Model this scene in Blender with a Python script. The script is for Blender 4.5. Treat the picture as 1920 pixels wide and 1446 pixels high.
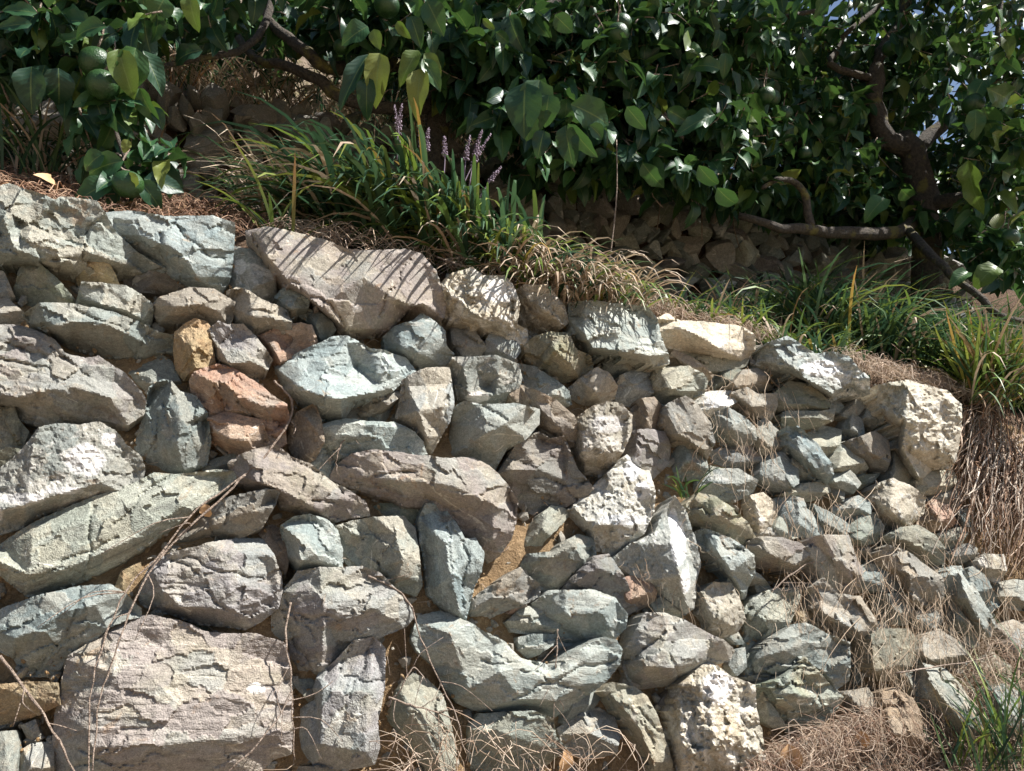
import bpy, math, random
import numpy as np
from mathutils import Vector, Matrix
from mathutils.geometry import delaunay_2d_cdt

R = math.radians
random.seed(7)
rng = np.random.default_rng(11)
scene = bpy.context.scene
for o in list(bpy.data.objects):
    bpy.data.objects.remove(o)

# ------------------------------------------------------------------ camera
F, CX, CY = 1346.0, 960.0, 723.0          # photograph: 1920 x 1446 pixels
PITCH = R(7.0)
CAM = np.array([0.0, 0.0, 1.35])
cam_d = bpy.data.cameras.new("camera")
cam = bpy.data.objects.new("camera", cam_d)
scene.collection.objects.link(cam)
cam.location = CAM
cam.rotation_euler = (R(90) + PITCH, 0, 0)
cam_d.sensor_width = 36
cam_d.sensor_fit = 'HORIZONTAL'
cam_d.lens = 36 * F / 1920
cam_d.clip_start = 0.02
cam_d.clip_end = 2000
scene.camera = cam

# ------------------------------------------------------------------ the wall's frame
YAW = R(67.0)          # the wall runs away to the right, this far off the view axis
BATTER = R(15.0)
D0 = 1.80              # metres from the camera to the wall face at eye height
TT = np.array([math.sin(YAW), math.cos(YAW), 0.0])
NH = np.array([math.cos(YAW), -math.sin(YAW), 0.0])
UP = np.array([0, 0, 1.0])
NN = math.cos(BATTER) * NH + math.sin(BATTER) * UP
VV = math.cos(BATTER) * UP - math.sin(BATTER) * NH
DW = D0 * math.cos(BATTER)

# ------------------------------------------------------------------ light
SUN_EL = R(55)
a = R(62)
SH = math.cos(a) * NH + math.sin(a) * TT
SUN = math.cos(SUN_EL) * SH + math.sin(SUN_EL) * UP
world = bpy.data.worlds.new("World")
scene.world = world
world.use_nodes = True
nt = world.node_tree
bg = nt.nodes["Background"]
sky = nt.nodes.new("ShaderNodeTexSky")
sky.sky_type = 'NISHITA'
sky.sun_disc = False
sky.sun_elevation = SUN_EL
sky.sun_rotation = math.atan2(SUN[0], SUN[1])
nt.links.new(sky.outputs[0], bg.inputs[0])
bg.inputs[1].default_value = 0.055
sl = bpy.data.lights.new("sun", 'SUN')
sl.energy = 5.0
sl.angle = R(0.53)
sl.color = (1.0, 0.968, 0.92)
so = bpy.data.objects.new("sun", sl)
scene.collection.objects.link(so)
so.rotation_euler = Vector(SUN).to_track_quat('Z', 'Y').to_euler()
so.location = (4, -2, 6)
scene.view_settings.view_transform = 'Standard'
scene.view_settings.look = 'None'
scene.view_settings.exposure = 1.12
scene.view_settings.gamma = 1
scene.view_settings.use_curve_mapping = False
scene.cycles.use_denoising = True
scene.cycles.max_bounces = 5
scene.cycles.use_adaptive_sampling = True
scene.cycles.adaptive_threshold = 0.02
scene.cycles.transparent_max_bounces = 6

# ------------------------------------------------------------------ projection helpers
def ray(x, y):
    x = np.asarray(x, float); y = np.asarray(y, float)
    vx = (x - CX) / F; vy = -(y - CY) / F
    cp, sp = math.cos(PITCH), math.sin(PITCH)
    return np.stack([vx, cp - vy * sp, sp + vy * cp], -1)

def on_wall(x, y, h=0.0):
    """pixel -> point on the battered wall face, h metres in front of it"""
    r = ray(x, y)
    s = (np.asarray(h) - DW) / (r @ NN)
    return CAM + r * s[..., None]

def wall_depth(x, y):
    return -DW / (ray(x, y) @ NN)

def at_d(x, y, d):
    """pixel -> point on the upright plane d metres into the hill from the camera"""
    r = ray(x, y)
    s = np.asarray(d) / (-(r @ NH))
    return CAM + r * s[..., None]

def udz(p):
    q = np.asarray(p) - CAM
    return q @ TT, -(q @ NH), np.asarray(p)[..., 2]

def W(u, d, z):
    u = np.asarray(u, float)[..., None]; d = np.asarray(d, float)[..., None]
    p = CAM + TT * u - NH * d
    p = p.copy(); p[..., 2] = z
    return p

# ------------------------------------------------------------------ noise
def _hash(ix, iy, iz, seed):
    h = (ix * 374761393 + iy * 668265263 + iz * 2147483647 + seed * 974634599) & 0xffffffff
    h = ((h ^ (h >> 13)) * 1274126177) & 0xffffffff
    h = ((h ^ (h >> 16)) * 2246822519) & 0xffffffff
    return ((h ^ (h >> 15)) & 0xffffff) / float(0xffffff)

def vnoise(p, seed=0):
    p = np.asarray(p, float)
    i = np.floor(p).astype(np.int64); f = p - i
    f = f * f * f * (f * (f * 6 - 15) + 10)
    r = 0
    for dx in (0, 1):
        wx = f[:, 0] if dx else 1 - f[:, 0]
        for dy in (0, 1):
            wy = f[:, 1] if dy else 1 - f[:, 1]
            for dz in (0, 1):
                wz = f[:, 2] if dz else 1 - f[:, 2]
                r = r + wx * wy * wz * _hash(i[:, 0] + dx, i[:, 1] + dy, i[:, 2] + dz, seed)
    return r * 2 - 1

def fbm(p, seed=0, oct=4, gain=0.5, lac=2.03):
    r = 0; a = 1; t = 0
    for k in range(oct):
        r = r + a * vnoise(p * lac ** k + 17.3 * k, seed + k); t += a; a *= gain
    return r / t

def cross3(a, b):
    return np.array([a[1] * b[2] - a[2] * b[1], a[2] * b[0] - a[0] * b[2], a[0] * b[1] - a[1] * b[0]])
def nrm3(a): return math.sqrt(a[0] * a[0] + a[1] * a[1] + a[2] * a[2])

# ------------------------------------------------------------------ scene helpers
COL = scene.collection
def tag(o, label=None, cat=None, group=None, kind=None):
    if label: o["label"] = label
    if cat: o["category"] = cat
    if group: o["group"] = group
    if kind: o["kind"] = kind
    return o

def empty(name, loc):
    o = bpy.data.objects.new(name, None)
    o.empty_display_size = 0.1
    o.location = loc
    COL.objects.link(o)
    return o

def mesh_obj(name, verts, faces, mat, parent=None, smooth=True, matrix=None, colors=None, uvs=None):
    me = bpy.data.meshes.new(name)
    verts = np.asarray(verts, float)
    me.from_pydata(verts.tolist(), [], faces if isinstance(faces, list) else faces.tolist())
    if mat: me.materials.append(mat)
    me.polygons.foreach_set("use_smooth", [smooth] * len(me.polygons))
    if colors is not None:
        ca = me.color_attributes.new("tint", 'FLOAT_COLOR', 'POINT')
        c = np.ones((len(verts), 4)); c[:, :3] = colors
        ca.data.foreach_set("color", c.ravel())
    if uvs is not None:
        uvl = me.uv_layers.new(name="UVMap")
        li = np.zeros(len(me.loops), int); me.loops.foreach_get("vertex_index", li)
        uvl.data.foreach_set("uv", np.asarray(uvs)[li].ravel())
    me.update()
    o = bpy.data.objects.new(name, me)
    COL.objects.link(o)
    if matrix is not None: o.matrix_world = matrix
    if parent is not None: put_under(o, parent)
    return o

def put_under(o, parent):
    """parent without moving: parents here are unrotated, unscaled empties"""
    loc = parent.location.copy()
    pp = parent.parent
    while pp is not None:
        loc += pp.location; pp = pp.parent
    o.parent = parent
    o.location = o.location - loc

# ------------------------------------------------------------------ node helpers
class NB:
    def __init__(s, name):
        s.m = bpy.data.materials.new(name); s.m.use_nodes = True
        s.t = s.m.node_tree; s.n = s.t.nodes
        s.b = s.n["Principled BSDF"]
    def node(s, typ, **kw):
        n = s.n.new(typ)
        for k, v in kw.items(): setattr(n, k, v)
        return n
    def link(s, a, b): s.t.links.new(a, b)
    def val(s, sock, v):
        if hasattr(v, "is_output"): s.link(v, sock)
        else: sock.default_value = v
    def math(s, op, a, b=0.5, c=None, clamp=False):
        n = s.node("ShaderNodeMath", operation=op); n.use_clamp = clamp
        s.val(n.inputs[0], a); s.val(n.inputs[1], b)
        if c is not None: s.val(n.inputs[2], c)
        return n.outputs[0]
    def mix(s, f, a, b, mode='MIX'):
        n = s.node("ShaderNodeMix", data_type='RGBA', blend_type=mode)
        s.val(n.inputs[0], f)
        for sock, v in ((n.inputs[6], a), (n.inputs[7], b)):
            if isinstance(v, tuple): v = (*v, 1.0) if len(v) == 3 else v
            s.val(sock, v)
        return n.outputs[2]
    def noise(s, vec, scale, detail=4, rough=0.55, dist=0.0, lac=2.0):
        n = s.node("ShaderNodeTexNoise")
        if vec is not None: s.link(vec, n.inputs["Vector"])
        n.inputs["Scale"].default_value = scale; n.inputs["Detail"].default_value = detail
        n.inputs["Roughness"].default_value = rough; n.inputs["Distortion"].default_value = dist
        return n.outputs["Fac"]
    def ramp(s, f, lo, hi, a=0.0, b=1.0):
        n = s.node("ShaderNodeMapRange"); n.interpolation_type = 'SMOOTHSTEP'
        s.val(n.inputs[0], f)
        n.inputs[1].default_value = lo; n.inputs[2].default_value = hi
        n.inputs[3].default_value = a; n.inputs[4].default_value = b
        return n.outputs[0]
    def bump(s, h, strength, dist, normal=None):
        n = s.node("ShaderNodeBump")
        n.inputs["Strength"].default_value = strength; n.inputs["Distance"].default_value = dist
        s.link(h, n.inputs["Height"])
        if normal is not None: s.link(normal, n.inputs["Normal"])
        return n.outputs[0]
    def scaled(s, vec, sc, off=None):
        n = s.node("ShaderNodeMapping")
        s.link(vec, n.inputs[0]); n.inputs["Scale"].default_value = sc
        if off is not None: s.link(off, n.inputs["Location"])
        return n.outputs[0]

def stone_material(name, c1, c2, patch=(0.28, 0.21, 0.13), patch_amt=0.45, white=0.0, lichen=0.15,
                   moss=0.0, rust=0.0, streak=0.5, rough=0.85):
    """layered rock: local X runs along the foliation"""
    b = NB(name)
    oi = b.node("ShaderNodeObjectInfo")
    tc = b.node("ShaderNodeTexCoord")
    comb = b.node("ShaderNodeCombineXYZ")
    r100 = b.math('MULTIPLY', oi.outputs["Random"], 71.3)
    for k in range(3): b.link(r100, comb.inputs[k])
    add = b.node("ShaderNodeVectorMath", operation='ADD')
    b.link(tc.outputs["Object"], add.inputs[0]); b.link(comb.outputs[0], add.inputs[1])
    # grain size differs from stone to stone
    wn = b.node("ShaderNodeTexWhiteNoise", noise_dimensions='1D'); b.link(r100, wn.inputs["W"])
    scl = b.node("ShaderNodeVectorMath", operation='SCALE'); b.link(add.outputs[0], scl.inputs[0])
    b.link(b.math('MULTIPLY_ADD', wn.outputs["Value"], 0.8, 0.55), scl.inputs[3])
    v = scl.outputs[0]
    var = b.math('FRACT', b.math('MULTIPLY', r100, 3.77))
    vs = b.scaled(v, (0.13, 1.25, 0.9))
    n_big = b.noise(v, 6, 2, 0.5)
    n_str = b.noise(vs, 40, 4, 0.68, 0.5)
    n_mid = b.noise(v, 24, 4, 0.62, 0.4)
    n_fine = b.noise(v, 120, 3, 0.7)
    n_grain = b.noise(v, 480, 1, 0.6)
    at = b.node("ShaderNodeAttribute"); at.attribute_name = "tint"
    sepa = b.node("ShaderNodeSeparateColor"); b.link(at.outputs["Color"], sepa.inputs[0])
    crust, shade_mix, blot = sepa.outputs[0], sepa.outputs[1], sepa.outputs[2]
    shift = b.math('MULTIPLY_ADD', oi.outputs["Random"], 0.3, -0.15)
    col = b.mix(b.ramp(b.math('ADD', b.math('ADD', n_big, shift), b.math('MULTIPLY_ADD', shade_mix, 0.3, -0.15)), 0.38, 0.62), c1, c2)
    # weathered crust in patches
    f = b.ramp(b.math('ADD', b.math('ADD', n_mid, b.math('MULTIPLY', n_big, 0.4)), b.math('MULTIPLY_ADD', crust, 0.5, -0.28)), 0.62, 0.86, 0, min(1.0, patch_amt * 0.95))
    col = b.mix(f, col, patch)
    # foliation streaks
    col = b.mix(b.math('MULTIPLY', b.ramp(n_str, 0.5, 0.68, 0, streak), b.math('MULTIPLY_ADD', var, 0.8, 0.3)), col, b.mix(0.65, col, (0.075, 0.068, 0.06)))
    col = b.mix(b.ramp(n_str, 0.46, 0.28, 0, streak * 0.8), col, b.mix(0.4, col, (0.55, 0.54, 0.47)))
    col = b.mix(b.ramp(b.noise(v, 19, 4, 0.7, 0.7), 0.60, 0.72, 0, 0.55), col, (0.24, 0.15, 0.08))
    if rust:
        col = b.mix(b.ramp(b.noise(v, 13, 4, 0.6, 0.8), 0.5, 0.72, 0, rust), col, (0.30, 0.115, 0.040))
    if white:
        w1 = b.ramp(b.noise(b.scaled(v, (0.6, 1, 1)), 15, 5, 0.72, 1.0), 0.62 - 0.3 * white, 0.76 - 0.2 * white)
        col = b.mix(w1, col, (0.56, 0.54, 0.49))
    bl = b.ramp(b.math('ADD', b.math('MULTIPLY', blot, 0.75), b.math('MULTIPLY', b.noise(v, 32, 4, 0.75, 0.5), 0.6)), 0.70, 0.90)
    col = b.mix(bl, col, (0.56, 0.55, 0.53))
    # thin quartz veins
    vn = b.noise(b.scaled(v, (0.5, 1.0, 1.0)), 7, 2, 0.4, 1.2)
    vein = b.math('SUBTRACT', 1.0, b.math('MULTIPLY', b.math('ABSOLUTE', b.math('SUBTRACT', vn, 0.5)), 110), clamp=True)
    vein = b.math('MULTIPLY', vein, b.ramp(n_mid, 0.5, 0.62, 0, 0.55))
    col = b.mix(vein, col, (0.66, 0.63, 0.55))
    # pale lichen flecks and dark grime
    fl = b.ramp(b.noise(v, 70, 2, 0.7, 0.5), 0.60, 0.70, 0, lichen)
    col = b.mix(fl, col, (0.46, 0.45, 0.36))
    if moss:
        col = b.mix(b.ramp(b.noise(v, 11, 5, 0.62, 0.4), 0.5, 0.66, 0, moss), col, (0.10, 0.12, 0.035))
    gr = b.ramp(b.noise(v, 48, 4, 0.75, 0.3), 0.58, 0.72, 0, 0.45)
    col = b.mix(gr, col, b.mix(0.55, col, (0.05, 0.042, 0.036)))
    # fine speckle
    sp = b.math('MULTIPLY_ADD', n_fine, 1.2, 0.42)
    sp = b.math('MULTIPLY', sp, b.math('MULTIPLY_ADD', n_grain, 0.9, 0.56))
    vmul = b.node("ShaderNodeVectorMath", operation='SCALE')
    b.link(col, vmul.inputs[0]); b.link(sp, vmul.inputs[3])
    # each stone a touch lighter or darker
    v2 = b.node("ShaderNodeVectorMath", operation='MULTIPLY')
    b.link(vmul.outputs[0], v2.inputs[0]); b.link(oi.outputs["Color"], v2.inputs[1])
    b.link(v2.outputs[0], b.b.inputs["Base Color"])
    b.b.inputs["Roughness"].default_value = rough
    b.b.inputs["Specular IOR Level"].default_value = 0.35
    hh = b.math('ADD', b.math('MULTIPLY', b.math('MULTIPLY', n_str, var), 1.8), b.math('ADD', b.math('MULTIPLY', n_fine, 0.9), b.math('MULTIPLY', n_grain, 0.4)))
    nb = b.bump(hh, 0.6, 0.006)
    b.link(nb, b.b.inputs["Normal"])
    return b.m

TAN = (0.30, 0.262, 0.20)
SM = {
    'G': stone_material("stone_grey_green", (0.178, 0.200, 0.183), (0.258, 0.266, 0.234), TAN, 0.45),
    'B': stone_material("stone_blue_green", (0.180, 0.213, 0.205), (0.262, 0.288, 0.268), TAN, 0.24, lichen=0.12, streak=0.55),
    'D': stone_material("stone_dark_olive", (0.130, 0.138, 0.110), (0.205, 0.205, 0.165), (0.26, 0.215, 0.14), 0.45, moss=0.25),
    'T': stone_material("stone_tan_grey", (0.255, 0.232, 0.192), (0.225, 0.226, 0.206), (0.37, 0.30, 0.21), 0.5),
    'L': stone_material("stone_pale_olive", (0.30, 0.298, 0.24), (0.225, 0.233, 0.19), (0.37, 0.315, 0.22), 0.4, streak=0.9),
    'P': stone_material("stone_purple_brown", (0.218, 0.196, 0.182), (0.232, 0.234, 0.214), TAN, 0.5, moss=0.14),
    'R': stone_material("stone_rust", (0.285, 0.190, 0.142), (0.24, 0.20, 0.165), (0.37, 0.265, 0.175), 0.45, rust=0.28, streak=0.9),
    'O': stone_material("stone_ochre", (0.36, 0.26, 0.15), (0.29, 0.23, 0.145), (0.44, 0.34, 0.2), 0.5, rust=0.28, moss=0.2),
    'C': stone_material("stone_cream", (0.43, 0.37, 0.28), (0.32, 0.29, 0.22), (0.52, 0.46, 0.36), 0.5, white=0.32, streak=0.5),
    'W': stone_material("stone_white_quartz", (0.47, 0.45, 0.39), (0.31, 0.29, 0.235), (0.36, 0.29, 0.19), 0.5, white=0.52, streak=0.35),
    'Q': stone_material("stone_grey_with_quartz", (0.20, 0.22, 0.205), (0.29, 0.293, 0.262), TAN, 0.35, white=0.35, streak=0.5),
    'N': stone_material("stone_brown", (0.225, 0.175, 0.125), (0.21, 0.185, 0.155), (0.31, 0.245, 0.165), 0.45),
}
# ------------------------------------------------------------------ the stones of the front wall
# (rock, outline in photograph pixels, crest lines (x, y, height in pixels), brightness)
ST = []
def S(k, out, *ridges, v=1.0, rim=None, auto=True, rough=0.85):
    ST.append((k, out, ridges, v, rim, rough))
# --- top course
S('G', [(-30,360),(18,348),(60,362),(105,378),(112,372),(180,379),(196,402),(215,440),(255,475),(300,500),(268,508),(235,505),(205,515),(150,520),(105,515),(60,500),(0,495),(-30,480)],
  [(-30,430,40),(0,447,42),(40,472,44),(75,484,46),(105,494,46),(130,487,44),(155,475,40),(190,482,38),(225,494,30),(262,502,14)],
  [(-20,375,18),(20,400,36),(60,425,40),(110,450,46),(150,466,46)], [(40,415,20),(90,438,26),(140,458,28)], [(112,392,28),(150,405,30),(175,428,36)], v=1.15, rough=1.1)
S('B', [(200,400),(240,398),(310,408),(330,410),(400,408),(437,420),(437,450),(430,520),(415,545),(360,540),(320,520),(270,512),(300,500),(262,475),(225,440),(212,415)],
  [(214,418,12),(260,440,26),(306,458,44),(340,476,46),(370,520,36)], [(250,470,-8),(290,490,-4),(325,505,10)], [(335,414,24),(312,455,44)], [(400,440,36),(410,520,30)], v=1.1)
S('D', [(28,545),(40,500),(52,493),(75,500),(105,525),(135,558),(128,572),(90,568),(60,580),(48,572),(30,562)], [(56,497,26),(95,528,34),(125,562,24)], v=1.1)
S('O', [(143,512),(155,497),(180,487),(197,489),(210,510),(222,533),(200,537),(165,532),(147,530)], [(150,515,14),(175,492,26),(200,515,24)], v=1.35)
S('N', [(222,505),(270,508),(330,515),(352,540),(300,548),(240,542)], v=0.8, rim=-12)
S('G', [(145,568),(155,531),(200,535),(235,538),(262,555),(285,572),(284,590),(278,612),(255,602),(235,590),(190,578)], [(152,560,16),(190,570,30),(240,585,30),(268,600,18)], [(205,545,22),(240,575,28)], v=1.1)
S('T', [(290,570),(300,560),(355,542),(400,545),(437,568),(433,600),(427,608),(395,612),(370,600),(340,606),(300,605),(293,590)], [(295,573,14),(330,576,32),(375,570,36),(410,584,32),(431,594,14)], v=1.05)
S('G', [(44,590),(75,571),(135,572),(170,580),(215,590),(255,605),(295,625),(328,632),(330,658),(290,657),(270,668),(200,668),(130,650),(90,620),(60,605)],
  [(50,593,12),(85,602,36),(110,612,50),(135,603,50),(170,603,48),(200,608,50),(235,624,42),(275,646,30),(322,650,12)], v=0.95)
S('T', [(-30,575),(0,548),(15,565),(28,575),(45,590),(38,610),(0,613),(-30,605)], v=1.0)
S('T', [(-30,505),(5,512),(25,555),(15,562),(-30,555)], v=0.95)
S('P', [(-30,612),(25,612),(60,620),(100,640),(120,665),(160,675),(185,670),(205,685),(235,705),(262,735),(270,752),(268,775),(240,793),(195,787),(170,792),(120,800),(80,800),(45,788),(20,765),(-30,750)],
  [(-30,738,36),(30,745,42),(75,733,46),(130,725,44),(205,745,44),(258,748,22)], [(20,640,26),(80,680,34),(150,705,38),(220,720,30)], [(60,760,22),(130,778,22),(190,770,16)], v=1.0, rough=1.05)
S('G', [(222,692),(240,686),(262,680),(297,665),(320,680),(345,735),(320,735),(282,737),(262,728),(235,705)], rim=-6, v=0.95)
S('G', [(282,728),(305,715),(320,718),(335,735),(365,745),(385,775),(390,800),(392,830),(385,870),(355,887),(325,893),(295,885),(270,860),(256,840),(262,815),(272,780)],
  [(287,732,16),(318,762,40),(345,795,48),(332,830,46),(345,880,22)], [(345,795,48),(386,790,16)], [(332,830,46),(382,835,24)], v=0.95)
S('D', [(-30,763),(25,765),(30,785),(50,810),(45,830),(20,870),(-30,890)], v=0.95)
S('Q', [(-30,905),(30,860),(75,805),(105,797),(150,799),(185,793),(215,810),(235,835),(262,858),(270,880),(262,905),(230,920),(180,935),(120,950),(70,965),(45,985),(0,1000),(-30,1000)],
  [(-20,960,26),(50,945,40),(120,925,44),(190,905,44),(255,885,22)], [(60,850,36),(140,850,44),(225,850,34)], v=0.85, rough=1.2)
S('L', [(-30,1035),(0,1025),(60,985),(150,945),(250,910),(290,890),(330,893),(400,885),(437,885),(440,895),(425,915),(365,950),(300,1000),(230,1050),(150,1090),(70,1115),(50,1115),(0,1075),(-30,1060)],
  [(-20,1045,16),(55,1078,34),(120,1068,36)], [(60,1005,30),(180,975,38),(300,930,38),(420,895,18)], [(120,1068,36),(240,1015,38),(350,945,36),(420,912,16)], v=1.0, rough=0.6)
S('T', [(325,1025),(335,1000),(380,965),(430,935),(500,920),(523,922),(515,945),(490,985),(455,1005),(400,1012),(360,1020),(345,1030)], [(330,1015,18),(400,985,36),(470,960,36),(512,938,16)], v=0.85)
S('P', [(437,885),(430,870),(455,855),(480,845),(515,835),(545,860),(580,872),(620,905),(665,930),(685,948),(690,965),(660,967),(630,975),(590,965),(530,950),(520,930),(470,910),(440,900)],
  [(437,893,12),(480,902,34),(520,916,38),(560,938,38),(600,958,28)], [(520,845,24),(560,880,32),(640,935,30)], v=1.0)
S('G', [(360,890),(385,870),(430,855),(452,850),(435,875),(400,885),(365,893)], rim=-8, v=0.85)
S('R', [(358,715),(365,700),(410,685),(440,695),(480,720),(510,745),(535,760),(540,785),(532,800),(535,830),(510,845),(500,820),(480,785),(425,778),(390,780),(375,770),(362,745)],
  [(412,690,22),(418,718,42),(450,745,44),(500,765,38),(533,792,16)], v=1.05, rough=1.2)
S('R', [(391,785),(425,776),(470,785),(490,790),(503,830),(480,842),(455,852),(420,842),(395,825)], [(394,800,16),(430,824,34),(465,826,34),(499,826,12)], v=1.0)
S('O', [(330,625),(350,608),(365,600),(385,605),(395,620),(397,655),(402,690),(370,705),(345,710),(332,690),(328,660)], [(345,620,26),(360,650,38),(365,690,24)], v=0.9, rough=1.3)
S('P', [(392,620),(410,605),(425,612),(455,610),(475,630),(495,655),(508,675),(500,690),(470,702),(440,702),(430,690),(405,670),(400,645)], [(403,645,20),(430,682,38),(470,678,38),(502,670,16)], v=1.05)
S('R', [(485,630),(515,620),(565,608),(582,612),(592,640),(590,655),(560,665),(525,687),(510,675),(500,655)], [(515,625,14),(512,650,28),(526,680,22)], v=1.05)
S('T', [(428,548),(445,542),(465,548),(490,565),(520,578),(535,585),(545,605),(545,620),(500,624),(475,630),(460,615),(440,600),(432,575)], [(446,546,14),(468,560,32),(474,593,44),(510,595,40),(538,588,16)], v=1.0)
S('G', [(518,557),(535,539),(560,552),(578,565),(575,577),(547,595),(525,580)], [(521,562,16),(545,577,32),(573,570,16)], v=1.15)
S('B', [(560,590),(575,581),(600,590),(620,605),(628,618),(615,632),(600,643),(588,628),(580,605)], [(576,584,16),(592,608,30),(600,638,16)], v=0.95)
S('Q', [(430,470),(440,465),(470,470),(490,485),(510,515),(515,545),(515,570),(490,562),(450,545),(432,545),(430,510)], v=0.9, rim=-4)
S('P', [(463,435),(500,429),(545,437),(600,450),(650,470),(700,473),(760,470),(790,480),(815,510),(825,545),(833,570),(830,592),(800,588),(775,572),(758,585),(735,612),(710,622),(660,632),(640,625),(615,592),(580,562),(545,542),(515,512),(495,477)],
  [(472,440,20),(502,484,40),(545,530,44),(600,575,46),(650,618,30),(700,616,24)], [(650,474,34),(680,520,50),(740,560,50),(765,572,46),(800,572,40)], [(790,490,40),(815,560,30)], v=1.2, rough=0.5)
S('B', [(722,632),(740,615),(775,605),(790,592),(805,597),(832,622),(835,650),(848,665),(830,685),(790,690),(750,674),(725,652)], [(735,636,20),(755,655,34),(800,668,28)], [(745,620,26),(790,612,36),(800,640,36)], v=1.0)
S('B', [(518,690),(560,665),(590,650),(625,635),(650,632),(690,655),(720,660),(760,675),(777,695),(745,722),(720,742),(665,752),(640,790),(600,785),(570,762),(535,732)],
  [(523,695,20),(560,726,44),(600,742,56),(640,748,58),(700,736,48),(768,698,22)], [(590,660,30),(600,700,40),(650,705,28),(712,722,34)], [(650,642,34),(668,690,10)], [(700,662,34),(730,685,44)], v=1.15)
S('T', [(640,792),(665,755),(720,745),(760,714),(777,700),(770,728),(735,750),(700,772),(672,788)], rim=2, v=0.85)
S('G', [(668,790),(700,773),(738,752),(752,725),(770,714),(772,732),(746,762),(722,788),(698,792)], v=0.85, rim=-4)
S('T', [(757,715),(775,702),(800,692),(840,692),(845,720),(848,760),(840,790),(825,815),(810,848),(795,832),(780,802),(745,782),(752,760)], [(765,725,22),(785,770,38),(800,820,26)], v=1.15)
S('N', [(545,800),(560,775),(590,757),(600,790),(605,830),(590,855),(575,868),(555,858),(543,835)], [(588,764,18),(590,800,32),(588,848,20)], v=0.85)
S('B', [(600,800),(650,787),(700,795),(740,795),(775,812),(790,830),(800,857),(790,860),(740,847),(700,845),(655,855),(632,870),(620,897),(595,890),(580,874),(607,842)], [(630,815,24),(700,822,28),(770,835,22)], v=1.15)
S('P', [(620,897),(632,874),(660,854),(700,846),(760,854),(840,862),(885,860),(915,875),(945,905),(968,940),(965,975),(955,1010),(935,1040),(915,1055),(900,1030),(880,1010),(860,975),(835,955),(800,948),(760,948),(740,935),(690,922),(650,908)],
  [(625,895,14),(680,894,34),(745,902,42),(800,902,46),(856,914,54),(925,945,50),(962,938,20)], [(856,866,44),(856,914,54),(848,945,34)], [(925,945,50),(925,1010,30)], v=1.12)
S('B', [(855,765),(870,755),(900,762),(965,760),(985,765),(1008,770),(1008,795),(985,820),(950,838),(935,862),(925,880),(900,872),(850,852),(843,840),(850,800)],
  [(872,775,24),(890,800,40),(912,812,50),(945,796,50),(1000,788,26)], v=1.0)
S('Q', [(850,672),(895,672),(930,670),(970,685),(975,710),(970,728),(940,757),(915,764),(880,762),(862,752),(855,710)], [(868,690,26),(895,695,22),(915,725,12),(935,700,30),(960,700,26)], [(880,740,28),(930,740,24)], v=0.95)
S('T', [(847,610),(862,605),(880,612),(905,645),(908,655),(895,670),(870,668),(850,640)], v=0.95)
S('P', [(912,645),(920,630),(940,628),(972,648),(973,658),(960,680),(935,674),(912,668)], v=1.05)
S('W', [(832,530),(850,515),(885,505),(905,520),(945,520),(960,535),(972,570),(968,610),(985,620),(990,650),(960,642),(930,632),(900,617),(880,612),(855,602),(835,592),(838,560)], [(850,560,26),(890,590,40),(940,610,34)], [(880,515,30),(930,560,44),(960,600,36)], v=1.05, rough=2.2)
S('W', [(972,545),(985,537),(1025,537),(1035,550),(1055,575),(1065,605),(1045,618),(1010,622),(988,632),(975,612),(970,585)], [(990,560,26),(1020,580,34),(1040,600,24)], v=0.82, rough=1.8)
S('D', [(985,650),(1005,632),(1035,625),(1065,628),(1080,660),(1105,670),(1110,690),(1085,705),(1060,715),(1030,702),(1010,687),(988,670)], [(1008,634,18),(1040,655,40),(1068,680,38),(1105,674,14)], v=1.15)
S('B', [(1068,570),(1100,566),(1160,572),(1215,580),(1230,600),(1235,630),(1250,665),(1253,680),(1225,684),(1185,672),(1130,667),(1100,662),(1080,632),(1070,600)], [(1072,583,12),(1094,622,38),(1112,652,40),(1180,660,38),(1215,668,34)], [(1215,590,26),(1225,650,30)], v=1.35, rough=1.3)
S('C', [(1230,600),(1250,592),(1275,605),(1300,605),(1330,608),(1390,615),(1413,630),(1412,655),(1395,675),(1350,670),(1290,657),(1240,647),(1235,620)], [(1240,606,10),(1275,613,32),(1310,630,40),(1350,655,38),(1402,656,16)], v=1.2)
S('L', [(1245,647),(1300,660),(1360,672),(1402,675),(1398,684),(1375,692),(1330,692),(1300,682),(1255,657)], rim=-2, v=0.9)
S('N', [(1253,670),(1265,660),(1295,672),(1320,690),(1335,705),(1328,713),(1300,702),(1270,692)], [(1262,666,18),(1300,690,20)], v=1.2)
S('L', [(1235,692),(1290,690),(1318,704),(1325,714),(1318,737),(1290,744),(1265,754),(1240,758),(1215,747),(1222,715)], [(1225,724,16),(1260,731,32),(1312,735,16)], v=1.15)
S('T', [(1068,730),(1090,710),(1120,692),(1140,702),(1155,725),(1150,745),(1130,757),(1095,757),(1070,745)], [(1090,715,22),(1115,735,34),(1145,735,18)], v=1.15)
S('T', [(1152,735),(1165,707),(1190,697),(1220,694),(1230,705),(1222,735),(1200,755),(1180,762),(1155,750)], v=1.1)
S('G', [(1118,692),(1135,674),(1180,672),(1215,684),(1232,702),(1205,702),(1165,707),(1150,714),(1140,702)], v=0.85, rim=-8)
S('G', [(967,682),(1000,690),(1040,715),(1065,735),(1070,757),(1050,762),(1010,742),(985,727),(975,712)], v=1.0)
S('N', [(958,737),(975,724),(1010,737),(1040,752),(1075,782),(1080,802),(1075,832),(1060,847),(1040,832),(1015,812),(1010,777),(985,767)], [(975,730,14),(1005,755,26),(1045,800,28)], v=0.95)
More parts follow.
